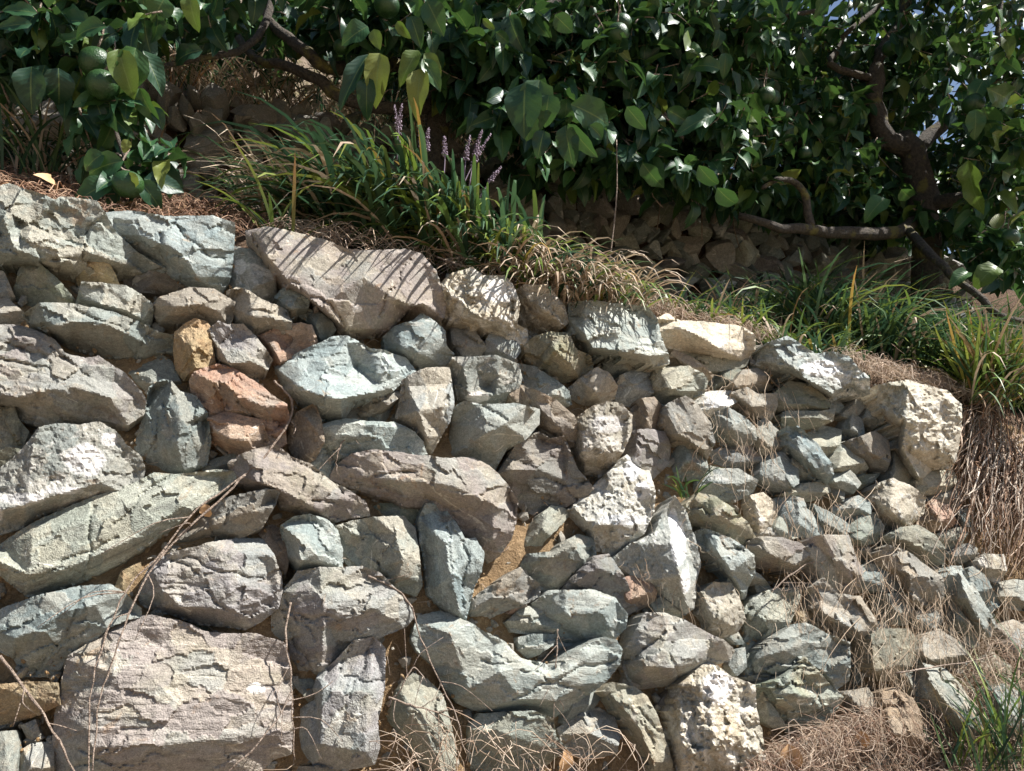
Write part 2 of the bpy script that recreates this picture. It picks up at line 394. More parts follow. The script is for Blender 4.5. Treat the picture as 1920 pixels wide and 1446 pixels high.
S('W', [(1075,820),(1080,790),(1110,765),(1140,757),(1165,760),(1183,780),(1180,810),(1165,845),(1150,870),(1125,893),(1100,887),(1080,862),(1070,840)], [(1090,800,32),(1130,800,44),(1165,795,30)], [(1095,845,34),(1130,850,38)], v=0.72, rough=1.5)
S('P', [(935,890),(955,860),(975,830),(1010,813),(1030,825),(1055,820),(1065,845),(1080,880),(1110,915),(1100,927),(1060,947),(1030,952),(1005,965),(985,957),(965,937),(940,907)], [(960,880,30),(1010,880,30),(1060,900,24)], [(1010,822,18),(1055,835,18)], v=0.75)
S('W', [(1110,920),(1140,890),(1175,855),(1190,870),(1200,885),(1215,885),(1225,920),(1222,960),(1205,1000),(1180,1020),(1150,1040),(1120,1030),(1105,1007),(1085,987),(1065,962),(1075,947)], [(1072,950,16),(1110,985,34),(1160,982,42),(1215,958,18)], [(1178,862,24),(1190,910,38)], v=0.92, rough=1.8)
S('P', [(1172,840),(1180,812),(1215,808),(1245,812),(1255,835),(1250,865),(1225,895),(1205,872),(1185,857)], v=1.05)
S('N', [(1185,770),(1200,750),(1225,748),(1240,765),(1250,800),(1245,810),(1215,807),(1185,807)], v=0.95)
S('T', [(1240,775),(1255,758),(1285,745),(1305,760),(1330,795),(1338,830),(1325,860),(1310,847),(1285,827),(1265,822),(1250,812)], [(1252,780,20),(1275,815,32),(1320,845,20)], v=0.92)
S('W', [(1300,745),(1330,737),(1378,735),(1380,750),(1350,770),(1325,782),(1312,767)], v=1.0)
S('T', [(1375,737),(1400,730),(1420,742),(1455,740),(1455,760),(1445,785),(1420,780),(1390,767),(1372,760)], [(1380,742,16),(1410,762,28),(1448,760,16)], v=0.95)
S('G', [(1335,800),(1345,777),(1365,767),(1395,785),(1415,805),(1415,825),(1395,842),(1370,840),(1340,825)], [(1350,782,16),(1375,805,30),(1405,815,18)], v=0.95)
S('Q', [(1425,668),(1440,645),(1475,634),(1495,645),(1530,668),(1560,662),(1590,670),(1605,690),(1628,710),(1630,737),(1600,737),(1570,742),(1560,750),(1540,737),(1510,712),(1480,702),(1440,692),(1420,682)],
  [(1425,678,12),(1485,690,36),(1510,710,38),(1560,738,28)], [(1490,648,26),(1488,688,38)], [(1560,670,26),(1600,715,24)], v=1.25, rough=1.3)
S('T', [(1380,717),(1395,697),(1420,694),(1435,702),(1435,717),(1450,730),(1415,735),(1390,732)], v=0.9)
S('D', [(1332,720),(1345,702),(1378,694),(1393,697),(1385,715),(1370,734),(1345,735)], v=1.0, rim=-4)
S('D', [(1455,737),(1480,718),(1510,722),(1540,742),(1555,757),(1545,768),(1510,775),(1475,775),(1455,765)], v=1.2)
S('L', [(1458,780),(1475,774),(1540,774),(1565,768),(1560,787),(1535,798),(1500,803),(1470,796)], [(1465,783,20),(1530,784,22)], v=0.95)
S('G', [(1570,772),(1585,755),(1620,742),(1625,752),(1610,774),(1590,782)], v=0.85)
S('G', [(1555,755),(1572,752),(1582,765),(1575,772),(1560,768)], v=1.0)
S('B', [(1475,830),(1478,802),(1495,802),(1530,835),(1555,870),(1561,890),(1550,905),(1530,897),(1505,877),(1480,857)], [(1492,806,20),(1500,850,30),(1530,880,24)], v=1.1)
S('L', [(1512,807),(1545,802),(1575,808),(1573,830),(1550,857),(1535,845)], v=1.0)
S('Q', [(1575,820),(1585,795),(1597,770),(1615,790),(1620,820),(1600,827)], v=1.0)
S('G', [(1608,777),(1625,764),(1655,760),(1655,785),(1637,802),(1620,790)], v=1.05)
S('C', [(1645,724),(1700,716),(1730,725),(1775,735),(1800,760),(1800,800),(1790,860),(1780,875),(1745,877),(1740,900),(1722,908),(1700,882),(1682,847),(1690,800),(1662,790),(1650,760)], [(1703,722,44),(1698,790,44),(1692,840,34),(1722,895,26)], [(1770,750,40),(1770,850,34)], v=1.12, rough=1.3)
S('L', [(1553,857),(1570,832),(1590,830),(1610,852),(1625,877),(1615,895),(1590,890),(1570,872)], v=0.95)
S('T', [(1592,827),(1612,822),(1640,812),(1662,827),(1668,860),(1660,882),(1635,872),(1620,852)], v=0.8)
S('G', [(1665,872),(1675,847),(1695,852),(1710,877),(1715,897),(1700,917),(1680,907),(1665,897)], v=0.95)
S('B', [(1560,887),(1580,870),(1600,892),(1612,907),(1600,922),(1575,912)], v=0.95)
S('L', [(1720,902),(1740,887),(1785,885),(1795,900),(1775,918),(1740,925),(1720,920)], v=0.95)
S('C', [(1640,930),(1650,908),(1675,900),(1710,915),(1732,935),(1730,960),(1705,985),(1695,984),(1665,990),(1645,970)], [(1652,915,18),(1668,955,32),(1690,975,26),(1720,950,20)], v=0.9)
S('R', [(1722,967),(1735,947),(1755,937),(1785,955),(1788,980),(1770,993),(1740,995),(1722,985)], v=1.15)
S('T', [(1730,917),(1760,922),(1790,907),(1800,925),(1785,950),(1755,935),(1732,935)], v=0.85)
S('L', [(1475,925),(1500,910),(1550,905),(1555,920),(1520,937),(1490,940)], v=1.05)
S('G', [(1552,912),(1570,900),(1582,922),(1580,937),(1560,932)], v=0.9)
S('Q', [(1430,870),(1445,854),(1465,850),(1480,865),(1495,882),(1495,905),(1470,920),(1440,917),(1428,895)], v=0.95)
S('G', [(1487,862),(1505,864),(1525,887),(1515,908),(1498,905)], v=0.95)
S('Q', [(1310,897),(1340,882),(1385,882),(1418,902),(1410,922),(1375,940),(1330,932),(1312,917)], v=0.9)
S('B', [(1262,850),(1280,830),(1300,824),(1320,850),(1325,880),(1310,895),(1275,900),(1262,880)], v=0.95)
S('G', [(1418,832),(1425,792),(1435,787),(1455,807),(1470,840),(1450,852),(1425,852)], v=0.9)
S('T', [(1327,852),(1350,842),(1395,852),(1425,857),(1430,880),(1390,880),(1345,880)], v=0.9, rim=-6)
S('D', [(1290,945),(1310,927),(1340,934),(1375,957),(1400,982),(1415,1010),(1400,1025),(1370,1002),(1330,992),(1295,982)], [(1300,935,16),(1340,962,34),(1385,985,24)], v=1.2)
S('C', [(1402,932),(1430,927),(1450,942),(1455,970),(1445,995),(1425,1000),(1410,972)], v=0.95, rough=1.6)
S('B', [(1452,937),(1475,932),(1505,937),(1510,955),(1545,982),(1540,1005),(1502,1005),(1482,982),(1460,968)], v=1.0)
S('L', [(1450,1002),(1462,972),(1482,982),(1498,1005),(1470,1010)], v=1.1)
S('G', [(1527,947),(1550,960),(1590,985),(1600,1000),(1580,1005),(1547,990)], v=0.85)
S('G', [(1562,955),(1575,942),(1610,932),(1635,947),(1630,965),(1595,970),(1570,970)], v=1.1)
S('D', [(1592,980),(1610,967),(1640,964),(1655,990),(1650,1015),(1625,1020),(1605,1005)], v=1.3)
S('L', [(1660,1007),(1690,992),(1720,987),(1750,1005),(1770,1030),(1768,1060),(1740,1055),(1700,1040),(1665,1025)], [(1670,1010,14),(1705,1015,28),(1750,1040,22)], v=0.82)
S('T', [(1650,1037),(1665,1024),(1700,1037),(1730,1060),(1765,1085),(1770,1110),(1755,1140),(1720,1140),(1700,1130),(1690,1087),(1665,1062)], [(1665,1035,18),(1705,1075,30),(1712,1125,22)], v=1.0)
S('P', [(1515,1015),(1540,1007),(1590,1005),(1600,1040),(1615,1070),(1610,1108),(1580,1115),(1552,1110),(1537,1072),(1522,1042)], v=1.15)
S('T', [(1525,1102),(1545,1087),(1570,1117),(1612,1122),(1640,1165),(1640,1180),(1615,1200),(1570,1182),(1540,1162),(1525,1137)], [(1535,1105,16),(1545,1150,26),(1610,1185,22)], v=1.05)
S('B', [(1612,1067),(1635,1047),(1663,1062),(1688,1087),(1690,1110),(1660,1107),(1622,1102)], v=0.85)
S('B', [(1640,1132),(1650,1117),(1690,1115),(1710,1150),(1700,1170),(1660,1167)], v=0.9)
S('B', [(1770,1082),(1785,1064),(1800,1064),(1830,1110),(1862,1165),(1858,1195),(1835,1187),(1805,1152),(1785,1122)], [(1798,1070,24),(1812,1120,34),(1845,1180,22)], v=1.15)
S('G', [(1810,1072),(1830,1062),(1850,1090),(1872,1135),(1860,1145),(1837,1117)], v=0.9)
S('W', [(1837,1052),(1850,1042),(1880,1042),(1885,1070),(1870,1090),(1852,1085)], v=0.85)
S('G', [(1872,1097),(1900,1090),(1940,1095),(1940,1145),(1900,1140),(1880,1120)], v=1.05)
S('T', [(1790,1037),(1815,1022),(1830,1030),(1825,1045),(1800,1055)], v=0.95)
S('L', [(1760,1002),(1800,992),(1812,1000),(1800,1020),(1775,1030)], v=0.9)
S('P', [(1405,1017),(1425,1010),(1465,1010),(1500,1022),(1520,1040),(1510,1060),(1490,1070),(1450,1068),(1410,1060)], [(1410,1025,18),(1440,1038,32),(1490,1060,28)], v=1.0)
S('B', [(1298,1002),(1320,994),(1345,1002),(1385,1022),(1412,1042),(1413,1075),(1400,1100),(1395,1122),(1375,1100),(1350,1062),(1320,1032)], [(1318,1000,18),(1344,1032,38),(1370,1072,38),(1392,1114,20)], v=1.1)
S('Q', [(1245,962),(1265,932),(1282,957),(1300,1010),(1312,1060),(1302,1090),(1300,1140),(1285,1150),(1260,1132),(1230,1112),(1200,1087),(1165,1062),(1150,1047),(1185,1022),(1230,1002)], [(1256,962,24),(1262,1020,46),(1275,1080,48),(1290,1138,24)], [(1290,1010,30),(1302,1070,24)], v=1.1)
S('C', [(1318,1112),(1340,1094),(1370,1097),(1385,1130),(1395,1160),(1380,1185),(1350,1195),(1325,1185),(1312,1152)], [(1335,1102,20),(1340,1160,30),(1380,1175,18)], v=0.85)
S('L', [(1397,1150),(1410,1122),(1450,1107),(1505,1103),(1495,1130),(1480,1165),(1460,1185),(1430,1210),(1400,1240),(1390,1225),(1402,1187)], [(1415,1130,22),(1440,1160,30),(1480,1125,18)], v=0.92)
S('O', [(1490,1152),(1500,1132),(1520,1137),(1522,1155),(1505,1168)], v=0.8)
S('R', [(1165,1087),(1190,1080),(1215,1087),(1230,1110),(1225,1125),(1195,1145),(1180,1120)], v=0.9)
S('L', [(1222,1132),(1240,1122),(1275,1150),(1278,1158),(1240,1156)], v=1.0)
S('P', [(1172,1250),(1178,1215),(1195,1182),(1212,1152),(1245,1152),(1285,1167),(1330,1192),(1355,1202),(1375,1220),(1365,1237),(1335,1245),(1300,1257),(1260,1282),(1200,1290),(1180,1272)], [(1193,1222,18),(1213,1250,42),(1260,1253,42),(1330,1236,20)], [(1215,1160,22),(1250,1200,40),(1330,1215,28)], v=1.2)
S('G', [(1375,1222),(1395,1217),(1397,1250),(1382,1265),(1370,1247)], v=0.9)
S('G', [(1400,1262),(1415,1227),(1450,1202),(1490,1174),(1510,1170),(1550,1192),(1590,1207),(1592,1240),(1590,1275),(1570,1290),(1545,1252),(1510,1235),(1470,1275),(1430,1282),(1400,1272)], [(1420,1235,20),(1470,1220,34),(1520,1200,30),(1575,1215,20)], v=0.92)
S('D', [(1415,1287),(1440,1284),(1475,1270),(1510,1236),(1530,1257),(1555,1287),(1578,1308),(1560,1340),(1530,1362),(1480,1370),(1455,1360),(1430,1322)], [(1440,1292,20),(1490,1300,42),(1540,1310,34)], [(1510,1245,24),(1500,1280,30)], v=1.35, rough=1.4)
S('L', [(1410,1292),(1422,1290),(1450,1330),(1478,1368),(1450,1362),(1425,1340)], v=0.85)
S('W', [(1250,1370),(1255,1335),(1280,1295),(1295,1262),(1320,1247),(1345,1252),(1370,1272),(1413,1287),(1416,1330),(1425,1370),(1432,1420),(1430,1475),(1270,1475),(1255,1410)], [(1275,1330,30),(1330,1310,46),(1400,1310,30)], [(1280,1420,34),(1340,1400,52),(1410,1400,36)], v=1.1, rough=2.4)
S('L', [(1135,1297),(1150,1282),(1190,1292),(1210,1307),(1230,1342),(1245,1392),(1258,1432),(1255,1475),(1230,1475),(1215,1422),(1185,1372),(1155,1332)], [(1142,1300,20),(1165,1322,36),(1200,1368,38),(1225,1428,30)], v=0.9)
S('T', [(1165,1290),(1172,1272),(1185,1268),(1200,1290),(1185,1294)], v=0.95)
S('B', [(775,1195),(785,1157),(825,1149),(850,1157),(880,1172),(925,1197),(945,1207),(975,1237),(1000,1244),(1020,1247),(1030,1258),(1060,1242),(1095,1217),(1135,1197),(1155,1202),(1163,1220),(1158,1245),(1135,1275),(1100,1300),(1060,1330),(1040,1342),(1020,1340),(1000,1327),(960,1332),(920,1334),(890,1330),(860,1317),(840,1292),(820,1252),(785,1217)],
  [(928,1206,26),(936,1260,44),(933,1322,24)], [(790,1170,20),(850,1205,40),(880,1290,26)], [(975,1250,42),(1000,1262,42),(1030,1272,42),(1062,1260,42),(1100,1235,40),(1140,1215,34)], [(980,1310,36),(1040,1315,34),(1090,1285,36),(1140,1250,32)], v=1.15, rough=0.5)
S('G', [(1045,1344),(1100,1306),(1125,1289),(1122,1312),(1100,1337),(1060,1354),(1040,1354)], v=0.8, rim=-2)
S('L', [(885,1362),(900,1342),(950,1338),(1000,1336),(1035,1349),(1040,1382),(1060,1402),(1030,1427),(1000,1452),(960,1470),(890,1470),(880,1402)], [(905,1360,22),(960,1380,36),(1020,1400,26)], v=0.9)
S('T', [(1047,1368),(1080,1345),(1120,1329),(1150,1347),(1160,1382),(1155,1412),(1100,1422),(1062,1405)], v=1.0)
S('L', [(728,1342),(750,1292),(775,1264),(800,1277),(825,1302),(835,1332),(845,1372),(852,1412),(850,1470),(820,1470),(780,1422),(755,1382),(735,1357)], [(735,1335,18),(775,1340,40),(812,1398,36),(830,1460,24)], v=0.92)
S('P', [(590,1292),(600,1267),(640,1232),(665,1204),(700,1197),(720,1217),(718,1292),(705,1352),(710,1402),(700,1432),(650,1442),(590,1432),(558,1402),(552,1357),(565,1332),(595,1312)], [(640,1240,24),(604,1292,42),(600,1395,34)], [(700,1215,28),(690,1300,44),(685,1410,34)], v=1.1)
S('P', [(100,1402),(110,1312),(130,1232),(162,1212),(200,1177),(240,1160),(280,1157),(340,1167),(380,1187),(430,1192),(480,1192),(530,1207),(540,1232),(545,1302),(545,1412),(510,1422),(460,1475),(100,1475)],
  [(150,1240,26),(215,1262,40),(290,1275,44),(340,1298,38),(350,1340,46)], [(240,1175,26),(330,1230,36),(430,1250,38),(520,1240,26)], [(160,1400,34),(300,1400,46),(450,1380,42),(520,1380,30)], v=1.15, rough=0.8)
S('G', [(-30,1162),(10,1142),(80,1118),(150,1102),(205,1098),(235,1117),(262,1142),(262,1155),(240,1158),(200,1175),(163,1210),(127,1232),(110,1267),(50,1267),(25,1232),(-10,1212),(-30,1202)],
  [(-20,1180,16),(28,1196,40),(70,1182,46),(120,1146,50),(180,1134,46),(238,1143,20)], v=1.0)
S('P', [(262,1110),(285,1057),(330,1037),(400,1020),(450,1012),(490,1014),(510,1042),(525,1077),(527,1107),(520,1137),(490,1162),(460,1178),(420,1172),(370,1167),(330,1152),(290,1142),(265,1132)], [(285,1062,18),(300,1100,38),(340,1138,38),(440,1142,42),(510,1118,22)], [(330,1050,26),(420,1060,44),(500,1060,28)], v=1.05, rough=1.3)
S('P', [(512,1152),(530,1112),(560,1074),(600,1067),(680,1066),(710,1077),(740,1107),(765,1137),(775,1157),(760,1172),(715,1192),(680,1202),(660,1212),(637,1230),(610,1262),(595,1270),(560,1262),(530,1227),(512,1192)], [(568,1080,24),(602,1108,50),(608,1150,52),(604,1250,28)], [(690,1080,30),(700,1140,48),(690,1190,32)], v=1.05)
S('B', [(530,987),(550,972),(580,967),(610,977),(630,997),(640,1032),(640,1060),(600,1066),(560,1072),(540,1042)], [(558,975,18),(558,1010,40),(563,1050,38),(612,1056,24)], [(600,980,26),(622,1030,30)], v=1.1)
S('G', [(632,987),(660,980),(700,972),(755,972),(775,992),(782,1032),(788,1097),(780,1115),(740,1102),(720,1087),(690,1066),(660,1066),(642,1042)], [(660,1000,22),(690,1005,12),(740,1000,40),(756,1050,48),(748,1078,40),(783,1092,12)], v=1.05)
S('B', [(788,972),(800,947),(825,947),(840,967),(855,987),(870,1012),(890,1012),(905,1037),(900,1072),(885,1102),(872,1160),(855,1157),(830,1137),(805,1112),(800,1062),(790,1012)], [(828,952,26),(838,1020,46),(845,1080,44),(862,1148,22)], v=1.05)
S('D', [(690,957),(715,947),(760,947),(790,952),(795,975),(785,1000),(770,987),(740,972),(700,970)], v=1.2, rim=-4)
S('T', [(877,1150),(885,1127),(915,1107),(945,1087),(975,1067),(985,1082),(1010,1097),(1010,1115),(985,1130),(950,1142),(915,1157),(880,1160)], [(890,1140,18),(930,1115,30),(975,1085,28),(1000,1105,18)], v=1.0)
S('G', [(980,1062),(990,1042),(1040,1037),(1060,1017),(1085,1005),(1110,1012),(1114,1037),(1100,1062),(1080,1082),(1040,1107),(1020,1110),(1010,1095),(990,1082)], [(985,1056,14),(1030,1046,38),(1075,1022,42),(1108,1034,16)], v=0.95)
S('L', [(982,1027),(995,992),(1015,967),(1035,952),(1060,957),(1065,967),(1040,992),(1020,1012),(1005,1032),(990,1035)], v=0.9)
S('P', [(1055,1107),(1080,1084),(1115,1047),(1140,1042),(1165,1077),(1185,1122),(1195,1142),(1180,1150),(1150,1122),(1100,1107),(1060,1110)], [(1080,1090,24),(1120,1065,36),(1150,1075,32)], v=0.85)
S('B', [(1000,1132),(1030,1110),(1060,1110),(1110,1108),(1150,1124),(1175,1152),(1172,1175),(1150,1197),(1110,1212),(1075,1222),(1045,1222),(1030,1192),(1050,1172),(1020,1152)], [(1030,1120,26),(1060,1150,36),(1130,1150,40),(1160,1165,24)], v=1.1)
S('G', [(952,1167),(980,1142),(1005,1139),(1030,1152),(1050,1174),(1030,1188),(990,1187),(960,1182)], v=1.1)
S('R', [(948,1147),(965,1132),(985,1127),(985,1138),(965,1152)], v=0.95)
S('G', [(975,1197),(1000,1192),(1040,1192),(1035,1207),(1010,1225),(990,1232),(975,1217)], v=1.05)
S('O', [(-30,1290),(40,1282),(105,1282),(108,1320),(60,1342),(0,1357),(-30,1352)], [(0,1290,20),(60,1310,24)], v=0.75)
S('G', [(-30,1377),(28,1372),(33,1402),(20,1475),(-30,1475)], v=0.9)
S('T', [(42,1362),(65,1352),(72,1377),(55,1387)], v=0.95)
S('T', [(38,1412),(60,1397),(98,1392),(98,1475),(30,1475)], v=1.05)
S('O', [(215,1105),(230,1072),(262,1057),(263,1082),(253,1105),(240,1112)], v=0.8, rim=-6)
S('R', [(485,997),(510,987),(530,997),(540,1045),(535,1077),(520,1052),(505,1022)], v=0.85)
S('L', [(1637,1192),(1660,1182),(1700,1182),(1725,1212),(1725,1250),(1700,1268),(1660,1275),(1642,1250)], v=0.85)
S('G', [(1705,1267),(1730,1247),(1770,1257),(1800,1287),(1825,1332),(1845,1377),(1830,1400),(1800,1397),(1760,1362),(1725,1312)], [(1715,1262,16),(1752,1290,40),(1802,1350,38)], v=1.05)
S('N', [(1650,1302),(1680,1292),(1710,1312),(1735,1362),(1755,1412),(1750,1445),(1700,1435),(1665,1392),(1645,1352)], v=1.05)
S('T', [(1732,1192),(1760,1182),(1790,1202),(1815,1232),(1800,1250),(1765,1242),(1735,1227)], v=1.0)
S('G', [(1772,1152),(1788,1122),(1808,1162),(1835,1207),(1815,1217),(1785,1192)], v=1.1)
S('N', [(1228,1332),(1260,1290),(1275,1288),(1257,1332),(1242,1347)], v=0.8, rim=-14)
S('G', [(595,1330),(560,1290),(548,1275),(590,1275),(600,1290)], v=0.8, rim=-10)
S('T', [(560,1440),(620,1440),(650,1450),(640,1490),(550,1490)], v=0.8)
S('G', [(1720,1150),(1750,1145),(1768,1160),(1755,1180),(1725,1178)], v=0.9)
S('T', [(1600,1010),(1625,1024),(1640,1040),(1615,1050),(1604,1036)], v=0.9)
S('N', [(1735,1065),(1765,1065),(1772,1080),(1745,1075)], v=0.9)
S('G', [(1795,960),(1812,955),(1818,985),(1800,988)], v=0.9)
S('G', [(1600,1215),(1632,1205),(1640,1250),(1632,1285),(1604,1280)], v=0.8, rim=-6)
S('T', [(1585,1300),(1625,1292),(1645,1320),(1630,1370),(1590,1360)], v=0.85)
# half buried along the foot at the lower right
S('G', [(1860,1300),(1885,1285),(1925,1310),(1940,1360),(1925,1400),(1885,1385),(1862,1345)], v=0.95)
S('T', [(1775,1420),(1810,1405),(1850,1425),(1862,1470),(1780,1480)], v=0.95)
S('L', [(1600,1420),(1640,1400),(1672,1425),(1680,1470),(1600,1475)], v=0.9, rim=-4)
S('G', [(1500,1400),(1545,1385),(1580,1405),(1585,1440),(1520,1445)], v=0.95, rim=-6)
S('T', [(1870,1180),(1900,1165),(1940,1180),(1945,1230),(1890,1235)], v=0.95, rim=-4)
S('D', [(1830,1240),(1860,1225),(1895,1250),(1890,1280),(1845,1280)], v=1.1, rim=-4)
# thin shards wedged between the stones of the right half
_r = random.Random(9)
for _ in range(60):
    if _ < 44: x0, y0 = _r.uniform(1190, 1800), _r.uniform(720, 1270)
    else: x0, y0 = _r.uniform(300, 1250), _r.uniform(640, 1400)
    if y0 < 640 + (x0 - 1400) * 0.28: y0 += 120
    low = _ >= 44
    la, wb, th = _r.uniform(20, 42), _r.uniform(8, 15), _r.choice([_r.uniform(0.1, 0.9), _r.uniform(-0.7, 0.2)])
    c_, s_ = math.cos(th), math.sin(th)
    pp = [(-la, wb * _r.uniform(-.6, .4)), (-la * _r.uniform(.3, .6), -wb), (la * _r.uniform(.1, .5), -wb * _r.uniform(.7, 1.1)), (la, _r.uniform(-.3, .5) * wb), (la * _r.uniform(.2, .6), wb), (-la * _r.uniform(.2, .6), wb * _r.uniform(.7, 1.1))]
    S(_r.choice('GGBTLLDPN'), [(x0 + a_ * c_ - b_ * s_, y0 + a_ * s_ + b_ * c_) for a_, b_ in pp], v=_r.uniform(.8, 1.1), rim=_r.uniform(-26, -18) if low else _r.uniform(-14, 6))
N_TRACED = len(ST)
# the same kind of stones go on past the left and lower edge of the photograph
_r = random.Random(5)
for yy in range(330, 1700, 150):
    for xx in range(-900, 2000, 210):
        x0, y0 = xx + _r.uniform(-30, 30) + (70 if (yy // 150) % 2 else 0), yy + _r.uniform(-20, 20)
        inside = x0 > -150 and y0 < 1470
        if inside or (x0 > 1250 and y0 > 1400): continue
        if y0 > 1600 and x0 > 1000: continue
        if x0 > -150: y0 += 85
        else: x0 -= 20
        n = 8
        out = []
        for k in range(n):
            t = 2 * math.pi * k / n + _r.uniform(-.2, .2)
            cx, sy = math.cos(t), math.sin(t)
            out.append((x0 + 104 * _r.uniform(.8, 1.0) * math.copysign(abs(cx) ** .7, cx), y0 + 74 * _r.uniform(.8, 1.0) * math.copysign(abs(sy) ** .7, sy)))
        S(_r.choice('GGBTPPLD'), out, v=_r.uniform(.85, 1.15))
# ------------------------------------------------------------------ terrain profile (from the photograph's edge lines)
_top = [(-1200,330),(-30,352),(60,358),(180,380),(330,408),(437,418),(560,440),(760,470),(900,510),(1060,560),(1220,582),(1400,620),(1500,648),(1620,690),(1800,735),(1960,790)]
_P = on_wall(np.array([p[0] for p in _top]), np.array([p[1] for p in _top]), 0.0)
_u, _d, _z = udz(_P)
TOP_U, TOP_Z = _u, _z - 0.045
_base = [(-900,1750),(200,1720),(1100,1560),(1420,1500),(1700,1490),(1850,1420),(1980,1320)]
_P = on_wall(np.array([p[0] for p in _base]), np.array([p[1] for p in _base]), 0.0)
_u, _d, _z = udz(_P)
BASE_U, BASE_Z = _u, _z
def _ext(u, U, Z, s):
    u = np.asarray(u, float)
    z = np.interp(u, U, Z)
    return z + np.where(u > U[-1], (u - U[-1]) * s, 0) 
def z_top(u): return _ext(u, TOP_U, TOP_Z, 0.0)
def z_base(u): return _ext(u, BASE_U, BASE_Z, 0.0)
def wall_d(z): return D0 + (np.asarray(z) - CAM[2]) * math.tan(BATTER)
D2 = 3.1                                            # the second terrace wall stands here
def _two(x1, y1, x2, y2):
    u, d, z = udz(at_d(np.array([x1, x2]), np.array([y1, y2]), D2))
    return lambda q: np.clip(z[0] + (np.asarray(q) - u[0]) * (z[1] - z[0]) / (u[1] - u[0]), 0.9 * z.min(), z.max() + .25)
z_base2 = _two(400, 385, 1250, 575)
z_top2 = _two(400, 165, 1300, 385)
def terrace_z(u, d):
    """the soil: wall top -> foot of the second wall -> its top -> hillside"""
    u = np.asarray(u, float); d = np.asarray(d, float)
    zt = z_top(u); dt = wall_d(zt)
    f = np.clip((d - dt) / (D2 - dt), 0, 1)
    z = zt + (z_base2(u) - zt) * f ** 0.9
    g = np.clip((d - D2 - 0.02) / 0.10, 0, 1)
    z = z + (z_top2(u) - z_base2(u)) * g
    e = np.clip(d - D2 - 0.2, 0, None)
    f3 = np.clip(1.15 - 0.30 * np.clip(u - 2.7, 0, None), 0.1, 1.2)          # the hill falls away to the right
    z3 = 1.35 * np.clip((d - 4.75) / 0.25, 0, 1) * f3                          # a third terrace wall
    return z + (e * 0.36 + np.clip(d - 5.0, 0, None) * 0.18) * f3 + z3

# ------------------------------------------------------------------ soil materials
def soil_material(name, c1, c2, c3, scale=1.0):
    b = NB(name)
    tc = b.node("ShaderNodeTexCoord"); v = tc.outputs["Object"]
    n1 = b.noise(v, 5 * scale, 4, 0.6); n2 = b.noise(v, 60 * scale, 5, 0.7); n3 = b.noise(v, 300 * scale, 3, 0.7)
    col = b.mix(b.ramp(n1, 0.35, 0.65), c1, c2)
    col = b.mix(b.ramp(n2, 0.45, 0.68), col, c3)
    sp = b.math('MULTIPLY_ADD', n3, 1.4, 0.3)
    m = b.node("ShaderNodeVectorMath", operation='SCALE'); b.link(col, m.inputs[0]); b.link(sp, m.inputs[3])
    b.link(m.outputs[0], b.b.inputs["Base Color"])
    b.b.inputs["Roughness"].default_value = 0.95
    b.b.inputs["Specular IOR Level"].default_value = 0.15
    b.link(b.bump(b.math('ADD', n2, b.math('MULTIPLY', n3, 0.5)), 0.9, 0.02), b.b.inputs["Normal"])
    return b.m
M_SOIL = soil_material("soil_crumbly", (0.26, 0.17, 0.09), (0.32, 0.22, 0.125), (0.42, 0.29, 0.165))
M_LITTER = soil_material("soil_leaf_litter", (0.085, 0.055, 0.036), (0.12, 0.078, 0.052), (0.18, 0.12, 0.08))
M_GROUND = soil_material("ground_dry_grass", (0.24, 0.17, 0.115), (0.33, 0.25, 0.17), (0.42, 0.33, 0.23))
M_HILL = soil_material("hillside_soil", (0.30, 0.23, 0.17), (0.38, 0.31, 0.25), (0.22, 0.19, 0.10), 0.2)

def grid_mesh(P):
    n, m, _ = P.shape
    idx = np.arange(n * m).reshape(n, m)
    f = np.stack([idx[:-1, :-1], idx[1:, :-1], idx[1:, 1:], idx[:-1, 1:]], -1).reshape(-1, 4)
    return P.reshape(-1, 3), f

# soil behind and between the stones, running on as the first terrace, the bank and the hillside
us = np.concatenate([np.linspace(-60, -2.2, 20, endpoint=False), np.arange(-2.2, 4.6, 0.02), np.linspace(4.6, 90, 24)])
prof = []
for u in us:
    zb, zt = float(z_base(u)) - 0.5, float(z_top(u))
    col_ = []
    for k in range(84):                                   # up the back of the stones
        z = zb + (zt - zb) * k / 83
        col_.append((u, float(wall_d(z)) - 0.002 + 0.045 * max(0, (k - 70) / 13), z - 0.02))
    dt = float(wall_d(zt)) + 0.047
    for d in list(np.linspace(dt + 0.02, D2 - 0.01, 22)) + [D2 + 0.03, D2 + 0.06, D2 + 0.09, D2 + 0.13, D2 + 0.2, D2 + 0.5, 4.0, 4.5, 4.74, 4.82, 4.9, 5.02, 5.5, 7, 9, 12, 18, 28, 45, 70, 120, 200]:
        col_.append((u, d, float(terrace_z(u, d)) if d < 30 else float(terrace_z(u, 30)) + (d - 30) * 0.12))
    prof.append(col_)
prof = np.array(prof)
P = W(prof[..., 0], prof[..., 1], 0); P[..., 2] = prof[..., 2]
flat = P.reshape(-1, 3)
nz = fbm(flat * 9, 3, 4) - 0.9 * np.clip(fbm(flat * 5.5 + 3, 23, 2) - 0.12, 0, 1) * 2
amp = np.where(prof[..., 1].ravel() < 6, 0.04, 0.3)
flat = flat + NN * (nz * amp)[:, None] * np.where(np.arange(P.shape[1]) < 84, 1.0, 0.45)[None, :].repeat(P.shape[0], 0).ravel()[:, None]
v_, f_ = grid_mesh(flat.reshape(P.shape))
f_ = f_[:, ::-1]
